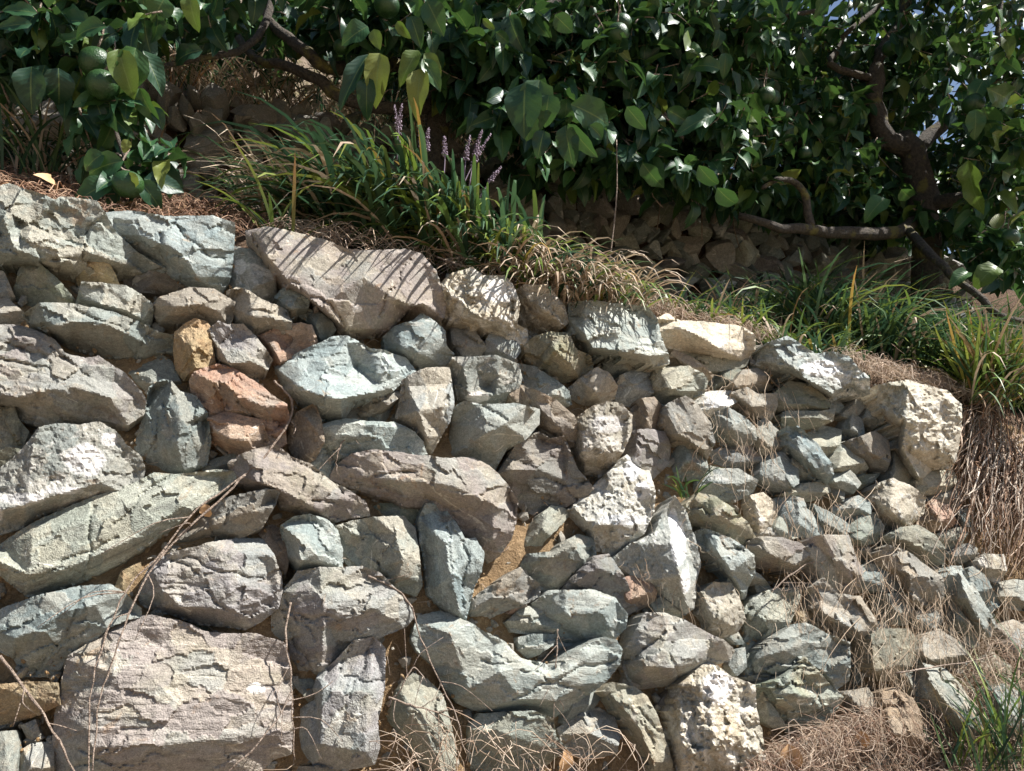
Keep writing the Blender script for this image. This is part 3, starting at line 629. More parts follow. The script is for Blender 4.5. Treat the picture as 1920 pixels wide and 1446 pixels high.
# front half soil, rear half hillside
me_soil = mesh_obj("terrace_soil", v_, f_, M_SOIL)
me_soil.data.materials.append(M_LITTER); me_soil.data.materials.append(M_HILL)
m_ = P.shape[1]; kk = np.tile(np.arange(m_ - 1), P.shape[0] - 1)
mi = np.where(kk < 83, 0, np.where(kk < 112, 1, 2))
me_soil.data.polygons.foreach_set("material_index", mi.astype(np.int32))
tag(me_soil, kind="structure")

# ground in front of the wall
us = np.concatenate([np.linspace(-60, -4, 14, endpoint=False), np.arange(-4, 7, 0.06), np.linspace(7, 90, 20)])
ds = np.concatenate([np.array([2.2, 1.95, 1.75]), np.arange(1.6, -1.2, -0.06), np.linspace(-1.3, -80, 24)])
U, Dg = np.meshgrid(us, ds, indexing='ij')
Zg = z_base(U) - 0.02 + np.clip(Dg - 1.2, -1.5, 3) * 0.16 - np.clip(-Dg - 0.5, 0, 60) * 0.10
G = W(U, Dg, 0); G[..., 2] = Zg
def ground_z(u, d): return z_base(u) - 0.02 + np.clip(np.asarray(d) - 1.2, -1.5, 3) * 0.16
fl = G.reshape(-1, 3); fl[:, 2] += 0.03 * fbm(fl * 5, 9, 4)
v_, f_ = grid_mesh(G)
tag(mesh_obj("ground", v_, f_, M_GROUND), kind="structure")

# ------------------------------------------------------------------ stones
def inside_poly(px, py, poly):
    r = np.zeros(len(px), bool)
    n = len(poly); j = n - 1
    for i in range(n):
        xi, yi = poly[i]; xj, yj = poly[j]
        c = ((yi > py) != (yj > py)) & (px < (xj - xi) * (py - yi) / (yj - yi + 1e-12) + xi)
        r ^= c; j = i
    return r

def edge_dist(px, py, poly):
    best = np.full(len(px), 1e9)
    for i in range(len(poly)):
        ax, ay = poly[i - 1]; bx, by = poly[i]
        dx, dy = bx - ax, by - ay; L = dx * dx + dy * dy + 1e-9
        t = np.clip(((px - ax) * dx + (py - ay) * dy) / L, 0, 1)
        best = np.minimum(best, np.hypot(px - ax - t * dx, py - ay - t * dy))
    return best

def interp_tris(px, py, pts, hs, tris):
    h = np.full(len(px), np.nan)
    for (a, b, c) in tris:
        ax, ay = pts[a]; bx, by = pts[b]; cx, cy = pts[c]
        den = (by - cy) * (ax - cx) + (cx - bx) * (ay - cy)
        if abs(den) < 1e-9: continue
        w0 = ((by - cy) * (px - cx) + (cx - bx) * (py - cy)) / den
        w1 = ((cy - ay) * (px - cx) + (ax - cx) * (py - cy)) / den
        w2 = 1 - w0 - w1
        m = (w0 >= -1e-6) & (w1 >= -1e-6) & (w2 >= -1e-6)
        h[m] = w0[m] * hs[a] + w1[m] * hs[b] + w2[m] * hs[c]
    return h

wall = empty("dry_stone_wall", tuple(on_wall(np.array(900.), np.array(1400.), 0.0)))
tag(wall, "long dry stone retaining wall of angular grey-green and brown rocks in full sun", "stone wall")
WALL_STONES = []
# patches of white quartz seen on single stones
BLOT = [(160,862,48,40),(205,825,22,18),(40,935,60,14),(120,920,50,10),(-5,965,14,20),(1272,1020,20,55),(1262,975,12,30),(1285,1090,14,30),(1140,795,42,22),(1170,975,60,14),(1185,880,22,30),(1205,920,20,24),(895,745,30,14),(670,580,14,10),(940,545,40,30),(1345,1290,40,40),(1340,755,30,14),(1540,690,50,20),(480,1290,24,14),(450,500,16,20)]

def build_stone(i, k, out, ridges, bright, rim, rough):
    rs = np.random.default_rng(100 + i)
    out = [(float(x), float(y)) for x, y in out]
    n = len(out)
    # stones touch: push the traced outline out a little
    if i < N_TRACED:
        a2 = sum(out[q][0] * out[(q + 1) % n][1] - out[(q + 1) % n][0] * out[q][1] for q in range(n))
        sg = 1 if a2 > 0 else -1; grown = []
        for q in range(n):
            (x0, y0), (x1, y1), (x2, y2) = out[q - 1], out[q], out[(q + 1) % n]
            n1 = np.array([y1 - y0, -(x1 - x0)]); n2 = np.array([y2 - y1, -(x2 - x1)])
            nn0 = n1 / (np.hypot(*n1) + 1e-9) + n2 / (np.hypot(*n2) + 1e-9)
            nn0 = nn0 / (np.hypot(*nn0) + 1e-9) * 4.0 * sg
            grown.append((x1 + nn0[0], y1 + nn0[1]))
        out = grown
    xs = np.array([p[0] for p in out]); ys = np.array([p[1] for p in out])
    cx, cy = xs.mean(), ys.mean(); w, h = np.ptp(xs), np.ptp(ys)
    size = min(w, h)
    sc = min(1.0, size / 90.0)
    base = (6.0 if rim is None else float(rim)) + sc * rs.uniform(-6, 16)
    HK = 1.75
    # rim: lower at the foot and left, prouder at the top and right
    dx = (xs - cx) / (w / 2 + 1e-6); dy = -(ys - cy) / (h / 2 + 1e-6)
    mh = np.mean([q_[2] for rd in ridges for q_ in rd]) * HK if ridges else 0.0
    wdir = np.clip(0.62 + 0.85 * (0.55 * dx + 0.9 * dy), 0, 1) * rs.uniform(0.85, 1.1, n)
    rh = base + sc * (5 * dx + 7 * dy + rs.uniform(-5, 5, n)) + mh * 0.85 * wdir
    pts = list(zip(xs, ys)); hs = list(rh); edges = [(a, (a + 1) % n) for a in range(n)]
    if ridges:
        for rd in ridges:
            prev = None
            for (x, y, hh) in rd:
                if not inside_poly(np.array([x]), np.array([y]), out)[0] and not (hh < 0):
                    x = x + (cx - x) * 0.06; y = y + (cy - y) * 0.06
                    if not inside_poly(np.array([x]), np.array([y]), out)[0]:
                        prev = None; continue
                pts.append((x, y)); hs.append(hh * HK + (base - 6))
                if prev is not None: edges.append((prev, len(pts) - 1))
                prev = len(pts) - 1
    else:
        s = rs.uniform(0.55, 0.75); ox, oy = 0.07 * w, -0.07 * h
        pk = base + size * rs.uniform(0.36, 0.55)
        st = max(1, n // 6)
        for a in range(0, n, st):
            x = cx + ox + (xs[a] - cx) * s * rs.uniform(.8, 1.1); y = cy + oy + (ys[a] - cy) * s * rs.uniform(.8, 1.1)
            if inside_poly(np.array([x]), np.array([y]), out)[0]:
                pts.append((x, y)); hs.append(pk * rs.uniform(0.75, 1.12))
    r = delaunay_2d_cdt([Vector(p) for p in pts], edges, [list(range(n))], 1, 1e-4)
    cpts = [tuple(p) for p in r[0]]
    chs = []
    for kx, orig in enumerate(r[3]):
        chs.append(hs[orig[0]] if orig else np.nan)
    chs = np.array(chs)
    bad = np.isnan(chs)
    if bad.any():
        good = np.where(~bad)[0]
        for b_ in np.where(bad)[0]:
            dd = [(cpts[b_][0] - cpts[g][0]) ** 2 + (cpts[b_][1] - cpts[g][1]) ** 2 for g in good]
            o_ = np.argsort(dd)[:2]; chs[b_] = chs[good[o_]].mean()
    ctris = [tuple(f) for f in r[2] if len(f) == 3]
    # fine outline: resampled, chipped
    step = 4.0 if i < N_TRACED else 12.0
    fo = []
    for a in range(n):
        ax, ay = out[a]; bx, by = out[(a + 1) % n]
        L = math.hypot(bx - ax, by - ay); m = max(1, int(round(L / step)))
        for q in range(m):
            t = q / m
            fo.append((ax + (bx - ax) * t, ay + (by - ay) * t))
    fo = np.array(fo)
    nn_ = len(fo)
    tang = np.roll(fo, -1, 0) - np.roll(fo, 1, 0)
    tang /= np.linalg.norm(tang, axis=1, keepdims=True) + 1e-9
    nor = np.stack([tang[:, 1], -tang[:, 0]], 1)
    q3 = np.concatenate([fo / 26.0, np.full((nn_, 1), i * 3.7)], 1)
    jit = fbm(q3, 40, 3) * 1.9 * sc + rs.uniform(-.7, .7, nn_) * sc
    fo = fo + nor * jit[:, None]
    fpoly = [tuple(p) for p in fo]
    # interior points
    gx = np.arange(xs.min(), xs.max() + step, step); gy = np.arange(ys.min(), ys.max() + step, step * 0.9)
    X, Y = np.meshgrid(gx, gy); X = X + (np.arange(len(gy)) % 2)[:, None] * step * 0.5
    X = X.ravel() + rs.uniform(-.9, .9, X.size); Y = Y.ravel() + rs.uniform(-.9, .9, Y.size)
    m = inside_poly(X, Y, fpoly); X, Y = X[m], Y[m]
    if len(X):
        m = edge_dist(X, Y, fpoly) > step * 0.62; X, Y = X[m], Y[m]
    allp = np.concatenate([fo, np.stack([X, Y], 1)]) if len(X) else fo
    e2 = [(a, (a + 1) % nn_) for a in range(nn_)]
    r2 = delaunay_2d_cdt([Vector((p[0], p[1])) for p in allp], e2, [list(range(nn_))], 1, 1e-4)
    V2 = np.array([tuple(p) for p in r2[0]]); tris = [tuple(f) for f in r2[2] if len(f) == 3]
    rim_id = {}
    for kx, orig in enumerate(r2[3]):
        for o_ in orig:
            if o_ < nn_: rim_id[o_] = kx
    # heights
    px = V2[:, 0]; py = V2[:, 1]
    H = interp_tris(px, py, cpts, chs, ctris)
    bad = np.isnan(H)
    if bad.any():
        g = np.where(~bad)[0]
        if len(g) == 0: H[:] = base
        else:
            for b_ in np.where(bad)[0]:
                H[b_] = H[g[np.argmin((px[g] - px[b_]) ** 2 + (py[g] - py[b_]) ** 2)]]
    ed = edge_dist(px, py, fpoly)
    # planar breaks: each cuts the stone with one flat face
    ccx, ccy = (xs.min() + xs.max()) / 2, (ys.min() + ys.max()) / 2
    nx, ny = (px - ccx) / (w / 2), -(py - ccy) / (h / 2)
    if not ridges:
        pk = base + size * rs.uniform(0.30, 0.48)
        H = pk + size * (rs.normal(0, .20) * nx + rs.normal(-.06, .22) * ny)
        cuts = [(rs.normal(-1.55, .45), rs.uniform(-.1, .55), rs.uniform(.8, 1.7)), (rs.normal(.9, .6), rs.uniform(-.1, .5), rs.uniform(.2, .6))]
        if rs.random() < .75: cuts.append((rs.normal(3.1, .5), rs.uniform(-.05, .6), rs.uniform(.7, 1.6)))
        if rs.random() < .4: cuts.append((rs.uniform(0, 6.28), rs.uniform(.45, .8), rs.uniform(.6, 1.8)))
        for th, off, sl_ in cuts:
            sv_ = nx * math.cos(th) + ny * math.sin(th) - off
            H = np.minimum(H, pk - sl_ * sv_ * size * 0.5)
        H = np.maximum(H, base - 6)
    else:
        tk = 0.05 if w > 300 else 0.12
        H = H + rs.normal(0, tk) * (px - ccx) + rs.normal(0, tk) * (ccy - py)
        for _ in range(2):
            th = rs.uniform(0, 6.28); off = rs.uniform(.7, .95); sl_ = rs.uniform(.6, 1.6)
            sv_ = nx * math.cos(th) + ny * math.sin(th) - off
            m_ = sv_ > 0
            if m_.any(): H[m_] = np.minimum(H[m_], np.median(H) - sl_ * sv_[m_] * size * 0.5 + 8)
    H = H - 0.8 * sc * np.exp(-ed / 1.6)                      # worn edge
    # foliation axis = long axis of the stone
    C = np.cov(np.stack([xs, ys])); ev, evec = np.linalg.eigh(C); ax = evec[:, 1]
    if ax[0] < 0: ax = -ax
    along = px * ax[0] + py * ax[1]; across = -px * ax[1] + py * ax[0]
    q = np.stack([along / 60.0, across / 13.0, np.full(len(px), i * 5.1)], 1)
    q2 = np.stack([px / 30.0, py / 30.0, np.full(len(px), i * 2.3 + 9)], 1)
    lay = fbm(q, 60 + (i % 7), 4, 0.55)
    # cleavage steps: terraces along the foliation
    wv = across / 15.0 + 1.3 * fbm(np.stack([along / 85.0, across / 60.0, np.full(len(px), i * 1.7)], 1), 77, 3)
    saw = wv - np.floor(wv)
    stepm = np.clip(fbm(q2 * 0.6, 31, 2) * 2.2 + 0.25, 0, 1)
    ter = np.minimum(saw / 0.85, (1 - saw) / 0.15) * stepm
    # broken facets: elongated cells, each with its own tilt
    K = int(np.clip(w * h / 1500, 3, 60))
    sa = rs.uniform(along.min(), along.max(), K); sb = rs.uniform(across.min(), across.max(), K)
    wa = along + 9 * vnoise(q2 * 1.7 + 3, 3); wb = across + 7 * vnoise(q2 * 1.9 + 7, 4)
    dd2 = ((wa[:, None] - sa[None]) / 1.9) ** 2 + (wb[:, None] - sb[None]) ** 2
    ci = dd2.argmin(1)
    ga = rs.normal(0, 0.15, K); gb = rs.normal(0, 0.30, K); go = rs.normal(0, 0.8, K)
    facet = ga[ci] * (along - sa[ci]) * 0.6 + gb[ci] * (across - sb[ci]) + go[ci]
    facet = np.clip(facet, -9, 9) * 0.75
    fcr = rs.uniform(0, 1, K)[ci]; fcs = rs.uniform(0, 1, K)[ci]
    # a few open cracks
    crack = np.zeros(len(px))
    for _ in range(int(np.clip(w * h / 12000, 0, 3))):
        p0 = rs.integers(len(px)); L_ = rs.uniform(.25, .6) * max(w, h); th = rs.normal(0, 0.35) if rs.random() < .7 else rs.uniform(0.8, 2.2)
        ca, sb_ = math.cos(th), math.sin(th)
        tt_ = (along - along[p0]) * ca + (across - across[p0]) * sb_
        oo = -(along - along[p0]) * sb_ + (across - across[p0]) * ca + 9 * vnoise(np.stack([tt_ / 28, tt_ * 0 + i, tt_ * 0], 1), 55)
        crack = np.maximum(crack, np.exp(-np.abs(oo) / 2.2) * (np.abs(tt_) < L_ / 2))
    lump = fbm(q2, 5, 4, 0.55)
    fine = fbm(q2 * 4.2, 8, 3, 0.6)
    if k in ('W', 'Q', 'C', 'O'):
        pit = np.clip(fbm(q2 * 2.6, 21, 3, 0.6) - 0.12, 0, 1)
        disp = rough * (4.5 * lump + 2.2 * fine + 1.2 * lay - 6.0 * pit + 0.6 * facet)
    else:
        lk = rs.uniform(.1, .75) if rough < 1 else 0.9
        chips = np.clip(np.abs(fbm(q2 * 1.1 + 4, 91, 3)) * 3 - 0.35, -0.35, 1)
        disp = rough * (0.4 * lump + 0.45 * fine + lk * 2.6 * lay + lk * 3.4 * (ter - 0.5) + 1.6 * chips + facet) - 9 * crack
    H = H + disp * (0.35 + 0.65 * sc)
    dep = wall_depth(cx, cy) / F
    H = np.minimum(H, 115)
    hm = H * dep
    P3 = on_wall(px, py, hm)
    # sides and back
    rimv = [rim_id[a] for a in range(nn_) if a in rim_id]
    rims = []
    for a in rimv:
        if not rims or rims[-1] != a: rims.append(a)
    RP = P3[rims]
    cen = RP.mean(0)
    inpl = RP - cen; inpl = inpl - (inpl @ NN)[:, None] * NN
    hr = hm[rims]
    mid = RP - inpl * 0.03 - NN * (0.45 * (hr + 0.07))[:, None]
    back = cen + inpl * 0.80 + (on_wall(np.array(cx), np.array(cy), -0.10) - cen) @ NN * NN
    nv = len(P3); nr = len(rims)
    verts = np.concatenate([P3, mid, back, (back.mean(0))[None]])
    faces = [list(t) for t in tris]
    # orientation: front faces must look along +N
    t0 = np.array(tris)
    nrm = np.cross(P3[t0[:, 1]] - P3[t0[:, 0]], P3[t0[:, 2]] - P3[t0[:, 0]])
    flip = (nrm @ NN).sum() < 0
    if flip: faces = [[t[0], t[2], t[1]] for t in faces]
    for a in range(nr):
        b_ = (a + 1) % nr
        q_ = [[rims[a], rims[b_], nv + b_, nv + a], [nv + a, nv + b_, nv + nr + b_, nv + nr + a], [nv + nr + a, nv + nr + b_, nv + 2 * nr]]
        faces += q_
    # signed area of rim decides side winding
    area = sum(fo[a][0] * fo[(a + 1) % nn_][1] - fo[(a + 1) % nn_][0] * fo[a][1] for a in range(nn_))
    if area > 0:
        faces[len(tris):] = [f[::-1] for f in faces[len(tris):]]
    # local frame: X along foliation, Z out of the wall
    xa = on_wall(np.array(cx + ax[0] * 10), np.array(cy + ax[1] * 10)) - on_wall(np.array(cx), np.array(cy))
    xa = xa - (xa @ NN) * NN; xa /= np.linalg.norm(xa); ya = np.cross(NN, xa)
    Rm = np.stack([xa, ya, NN], 1)
    loc = (verts - cen) @ Rm
    M4 = Matrix([[*Rm[0], cen[0]], [*Rm[1], cen[1]], [*Rm[2], cen[2]], [0, 0, 0, 1]])
    cc = np.full((len(verts), 3), 0.5)
    cc[:nv, 0] = fcr; cc[:nv, 1] = fcs; cc[nv:, 0] = 0.8; cc[:, 2] = 0
    for (bx, by, brx, bry) in BLOT:
        if xs.min() - 20 < bx < xs.max() + 20 and ys.min() - 20 < by < ys.max() + 20:
            cc[:nv, 2] = np.maximum(cc[:nv, 2], np.exp(-(((px - bx) / brx) ** 2 + ((py - by) / bry) ** 2) ** 1.5))
    o = mesh_obj("stone", loc, faces, SM[k], wall, False, M4, colors=cc)
    tn = rs.uniform(-0.05, 0.05)
    o.color = (bright * (1 + tn), bright, bright * (1 - tn), 1)
    WALL_STONES.append(o)
    return o

for i, (k, out, ridges, bright, rim, rough) in enumerate(ST):
    build_stone(i, k, out, ridges, bright, rim, rough)

# rubble packed into the joints
def rock_mesh(rs, n=10):
    import bmesh
    bm = bmesh.new()
    bmesh.ops.create_icosphere(bm, subdivisions=1, radius=1.0)
    vs = np.array([v.co for v in bm.verts])
    for _ in range(6):
        d = rs.normal(size=3); d /= np.linalg.norm(d); lim = rs.uniform(0.35, 0.8)
        s_ = vs @ d; m = s_ > lim
        vs[m] -= np.outer(s_[m] - lim, d)
    vs += rs.normal(size=vs.shape) * 0.05
    fs = [[v.index for v in f.verts] for f in bm.faces]
    bm.free()
    return vs, fs
RK = [rock_mesh(np.random.default_rng(50 + q)) for q in range(14)]
def scatter_rocks(name, P, S_, mat, parent=None, seed=1):
    rs = np.random.default_rng(seed)
    V, Fc = [], []; off = 0
    for p, s_ in zip(P, S_):
        vs, fs = RK[rs.integers(len(RK))]
        A = rs.normal(size=(3, 3)); Q, _ = np.linalg.qr(A)
        V.append(vs * (s_ * np.array([1.2, .9, .7]) * rs.uniform(.7, 1.2, 3)) @ Q.T + p)
        Fc += [[a + off for a in f] for f in fs]; off += len(vs)
    return mesh_obj(name, np.concatenate(V), Fc, mat, parent, False)
n_ = 4200
rx = rng.uniform(-200, 1900, n_); ry = rng.uniform(360, 1480, n_)
tl = np.interp(rx, [p[0] for p in _top], [p[1] for p in _top]) + 25
bl = np.interp(rx, [p[0] for p in _base], [p[1] for p in _base])
m = (ry > tl) & (ry < bl); rx, ry = rx[m], ry[m]
Pq = on_wall(rx, ry, rng.uniform(-0.04, 0.012, len(rx)))
rub = scatter_rocks("joint_rubble", Pq, rng.uniform(0.005, 0.022, len(rx)), SM['T'], wall, 3)
tag(rub, kind="stuff")
rx = rng.uniform(-100, 1900, 9000); ry = rng.uniform(360, 1480, 9000)
tl = np.interp(rx, [p[0] for p in _top], [p[1] for p in _top]) + 15
m = (ry > tl) & (fbm(np.stack([rx / 60, ry / 60, rx * 0], 1), 14, 2) > -0.05); rx, ry = rx[m], ry[m]
Pq = on_wall(rx, ry, rng.uniform(-0.022, 0.022, len(rx)))
M_CRUMB = soil_material("soil_crumbs", (0.34, 0.21, 0.10), (0.42, 0.29, 0.16), (0.50, 0.36, 0.22))
tag(scatter_rocks("soil_crumbs", Pq, rng.uniform(0.002, 0.0075, len(rx)), M_CRUMB, wall, 5), kind="stuff")
# ------------------------------------------------------------------ the second terrace wall, in the shade of the trees
def _u_of(x, d): 
    return float(udz(at_d(np.array(float(x)), np.array(600.0), d))[0])
uw = empty("upper_stone_wall", tuple(W(np.array(0.5), np.array(D2), 0) + UP * float(z_base2(0.5))))
tag(uw, "low shaded stone wall behind the grass clumps and under the citrus trees", "stone wall")
uw_meshes = {}
rs = np.random.default_rng(77)
import bmesh
def rock_hi(seed):
    r_ = np.random.default_rng(seed)
    bm = bmesh.new(); bmesh.ops.create_icosphere(bm, subdivisions=3, radius=1.0)
    vs = np.array([v.co for v in bm.verts]); fs = [[v.index for v in f.verts] for f in bm.faces]; bm.free()
    for _ in range(14):
        d = r_.normal(size=3); d /= np.linalg.norm(d); lim = r_.uniform(0.35, 0.72)
        s_ = vs @ d; m = s_ > lim; vs[m] -= np.outer(s_[m] - lim, d)
    vs += vs * (0.09 * fbm(vs * 2.2 + seed, 6, 3))[:, None] + r_.normal(size=vs.shape) * 0.008
    return vs * 0.07, fs
for mi_, (seed, mk) in enumerate([(q, 'TGGLGDPTLQ'[q]) for q in range(10)]):
    vs, fs = rock_hi(300 + seed)
    me = bpy.data.meshes.new("stone"); me.from_pydata(vs.tolist(), [], fs); me.materials.append(SM[mk]); me.shade_flat(); uw_meshes[mi_] = me
row_h = 0.078
spots = []
for rrow in range(11):
    u = -2.4 + rs.uniform(0, .1)
    while u < 4.6:
        wd = rs.uniform(0.06, 0.12) if rs.random() < .65 else rs.uniform(.13, .26)
        zb, zt = float(z_base2(u)) - 0.05, float(z_top2(u)) + 0.02
        z = zb + row_h * (rrow + 0.5) + rs.uniform(-.02, .02)
        if z < zt:
            loc = W(np.array(u + wd / 2), np.array(D2 + 0.02 + (z - zb) * 0.12 - rs.uniform(0, .04)), 0); loc[2] = z
            q = loc - CAM; xx_ = CX + F * q[0] / (q[1] * math.cos(PITCH) + q[2] * math.sin(PITCH))
            spots.append((abs(xx_ - 1180), loc, wd, rs.uniform(.7, 1.6), rs.uniform(-.35, .35), rs.uniform(-.7, .7), rs.uniform(-.4, .4), int(rs.integers(10))))
        u += wd
spots.sort(key=lambda q: q[0])
rest = []
for si, (_, loc, wd, hs_, r1_, r2_, r3_, mi_) in enumerate(spots):
    from mathutils import Euler
    eu = Euler((r1_, r2_, math.pi / 2 - YAW + r3_)); sc_ = Vector((wd * 0.72, 0.11, row_h * hs_)) / 0.07
    if si < 298:
        o = bpy.data.objects.new("stone", uw_meshes[mi_]); COL.objects.link(o)
        o.location = loc; o.scale = sc_; o.rotation_euler = eu
        v_ = rs.uniform(.75, 1.25); o.color = (v_, v_, v_, 1)
        put_under(o, uw)
    else:
        M = np.array(eu.to_matrix()) * np.array(sc_)[None, :]
        vs = np.array([v.co for v in uw_meshes[mi_].vertices]) @ M.T + loc
        rest.append((vs, [list(p_.vertices) for p_ in uw_meshes[mi_].polygons]))
if rest:
    off = 0; V_, F_ = [], []
    for vs, fs in rest:
        V_.append(vs); F_ += [[k + off for k in f] for f in fs]; off += len(vs)
    tag(mesh_obj("small_stones", np.concatenate(V_), F_, SM['T'], uw, False), kind="stuff")
# ------------------------------------------------------------------ plant materials
def leaf_material():
    b = NB("citrus_leaf")
    at = b.node("ShaderNodeAttribute"); at.attribute_name = "tint"
    uv = b.node("ShaderNodeUVMap"); sep = b.node("ShaderNodeSeparateXYZ"); b.link(uv.outputs[0], sep.inputs[0])
    xx = b.math('ABSOLUTE', b.math('SUBTRACT', sep.outputs[0], 0.5))           # 0 at the midrib
    rib = b.ramp(xx, 0.035, 0.012)
    sv = b.math('SINE', b.math('MULTIPLY', b.math('SUBTRACT', sep.outputs[1], b.math('MULTIPLY', xx, 0.5)), 62))
    veins = b.ramp(sv, 0.75, 1.0)
    col = b.mix(b.math('MULTIPLY', veins, 0.05), at.outputs["Color"], (0.20, 0.27, 0.07))
    col = b.mix(b.math('MULTIPLY', rib, 0.6), col, (0.16, 0.22, 0.07))
    tc = b.node("ShaderNodeTexCoord")
    n = b.noise(tc.outputs["Object"], 45, 3, 0.6)
    m = b.node("ShaderNodeVectorMath", operation='SCALE'); b.link(col, m.inputs[0]); b.link(b.math('MULTIPLY_ADD', n, 0.7, 0.65), m.inputs[3])
    b.link(m.outputs[0], b.b.inputs["Base Color"])
    b.b.inputs["Roughness"].default_value = 0.44
    b.b.inputs["Specular IOR Level"].default_value = 0.42
    b.link(b.bump(b.math('ADD', sv, b.math('MULTIPLY', rib, -2.0)), 0.07, 0.003), b.b.inputs["Normal"])
    tr = b.node("ShaderNodeBsdfTranslucent")
    m2 = b.mix(0.35, m.outputs[0], (0.12, 0.21, 0.02)); b.link(m2, tr.inputs[0])
    mx = b.node("ShaderNodeMixShader"); mx.inputs[0].default_value = 0.22
    b.link(b.b.outputs[0], mx.inputs[1]); b.link(tr.outputs[0], mx.inputs[2])
    b.link(mx.outputs[0], b.n["Material Output"].inputs[0])
    return b.m
def blade_material(name, rough=0.45, trans=0.25):
    b = NB(name)
    at = b.node("ShaderNodeAttribute"); at.attribute_name = "tint"
    b.link(at.outputs["Color"], b.b.inputs["Base Color"])
    b.b.inputs["Roughness"].default_value = rough
    b.b.inputs["Specular IOR Level"].default_value = 0.4
    tr = b.node("ShaderNodeBsdfTranslucent"); b.link(at.outputs["Color"], tr.inputs[0])
    mx = b.node("ShaderNodeMixShader"); mx.inputs[0].default_value = trans
    b.link(b.b.outputs[0], mx.inputs[1]); b.link(tr.outputs[0], mx.inputs[2])
    b.link(mx.outputs[0], b.n["Material Output"].inputs[0])
    return b.m
def bark_material(name, c1, c2, c3):
    b = NB(name)
    tc = b.node("ShaderNodeTexCoord"); v = tc.outputs["Object"]
    n1 = b.noise(v, 9, 4, 0.6); n2 = b.noise(v, 70, 4, 0.7)
    col = b.mix(b.ramp(n2, 0.35, 0.65), c1, c2)
    col = b.mix(b.ramp(n1, 0.55, 0.68, 0, 0.8), col, c3)
    b.link(col, b.b.inputs["Base Color"]); b.b.inputs["Roughness"].default_value = 0.9
    b.link(b.bump(n2, 1.0, 0.02), b.b.inputs["Normal"])
    return b.m
M_LEAF = leaf_material()
M_BLADE = blade_material("grass_blade")
M_STRAW = blade_material("dry_straw", 0.8, 0.12)
M_BARK = bark_material("citrus_bark", (0.050, 0.041, 0.032), (0.10, 0.080, 0.060), (0.22, 0.19, 0.05))
M_TWIG = bark_material("twig_bark", (0.23, 0.17, 0.13), (0.36, 0.28, 0.22), (0.42, 0.34, 0.28))
def fruit_material():
    b = NB("green_fruit")
    tc = b.node("ShaderNodeTexCoord"); v = tc.outputs["Object"]
    n = b.noise(v, 220, 2, 0.6)
    col = b.mix(b.ramp(b.noise(v, 14, 3, 0.6), 0.4, 0.65), (0.016, 0.050, 0.014), (0.028, 0.072, 0.018))
    b.link(col, b.b.inputs["Base Color"]); b.b.inputs["Roughness"].default_value = 0.38
    b.link(b.bump(n, 0.5, 0.004), b.b.inputs["Normal"])
    return b.m
M_FRUIT = fruit_material()
def flower_material():
    b = NB("purple_flower")
    tc = b.node("ShaderNodeTexCoord")
    n = b.noise(tc.outputs["Object"], 90, 2, 0.6)
    b.link(b.mix(n, (0.17, 0.11, 0.17), (0.32, 0.25, 0.31)), b.b.inputs["Base Color"])
    b.b.inputs["Roughness"].default_value = 0.6
    return b.m
M_FLOWER = flower_material()

# ------------------------------------------------------------------ tubes
def tube(path, rad, sides=7, wob=0.0, seed=0):
    path = np.asarray(path, float); n = len(path)
    rad = np.broadcast_to(np.asarray(rad, float), (n,)).copy()
    V, Fc = [], []
    up = np.array([0.31, 0.17, 0.93])
    r_ = np.random.default_rng(seed)
    for k in range(n):
        t = path[min(k + 1, n - 1)] - path[max(k - 1, 0)]; t /= np.linalg.norm(t) + 1e-9
        a_ = cross3(t, up); a_ /= np.linalg.norm(a_) + 1e-9; b_ = cross3(t, a_)
        for s_ in range(sides):
            th = 2 * math.pi * s_ / sides
            V.append(path[k] + (a_ * math.cos(th) + b_ * math.sin(th)) * rad[k] * (1 + wob * r_.normal()))
    for k in range(n - 1):
        for s_ in range(sides):
            s2 = (s_ + 1) % sides
            Fc.append([k * sides + s_, k * sides + s2, (k + 1) * sides + s2, (k + 1) * sides + s_])
    Fc.append(list(range(sides))[::-1]); Fc.append([(n - 1) * sides + s_ for s_ in range(sides)])
    return np.array(V), Fc
def smooth_path(pts, n):
    pts = np.asarray(pts, float); m = len(pts)
    t = np.linspace(0, m - 1, n); i = np.minimum(t.astype(int), m - 2); f = (t - i)[:, None]
    p0 = pts[np.maximum(i - 1, 0)]; p1 = pts[i]; p2 = pts[i + 1]; p3 = pts[np.minimum(i + 2, m - 1)]
    return 0.5 * ((2 * p1) + (-p0 + p2) * f + (2 * p0 - 5 * p1 + 4 * p2 - p3) * f * f + (-p0 + 3 * p1 - 3 * p2 + p3) * f ** 3)
class Bag:
    """collects many small meshes of one part"""
    def __init__(s): s.v = []; s.f = []; s.c = []; s.u = []; s.n = 0
    def add(s, v, f, c=None, u=None):
        s.v.append(v); s.f += [[a + s.n for a in q] for q in f]; s.n += len(v)
        if c is not None: s.c.append(np.broadcast_to(np.asarray(c, float), (len(v), 3)))
        if u is not None: s.u.append(u)
    def build(s, name, mat, parent=None, smooth=True):
        return mesh_obj(name, np.concatenate(s.v), s.f, mat, parent, smooth, None, np.concatenate(s.c) if s.c else None, np.concatenate(s.u) if s.u else None)

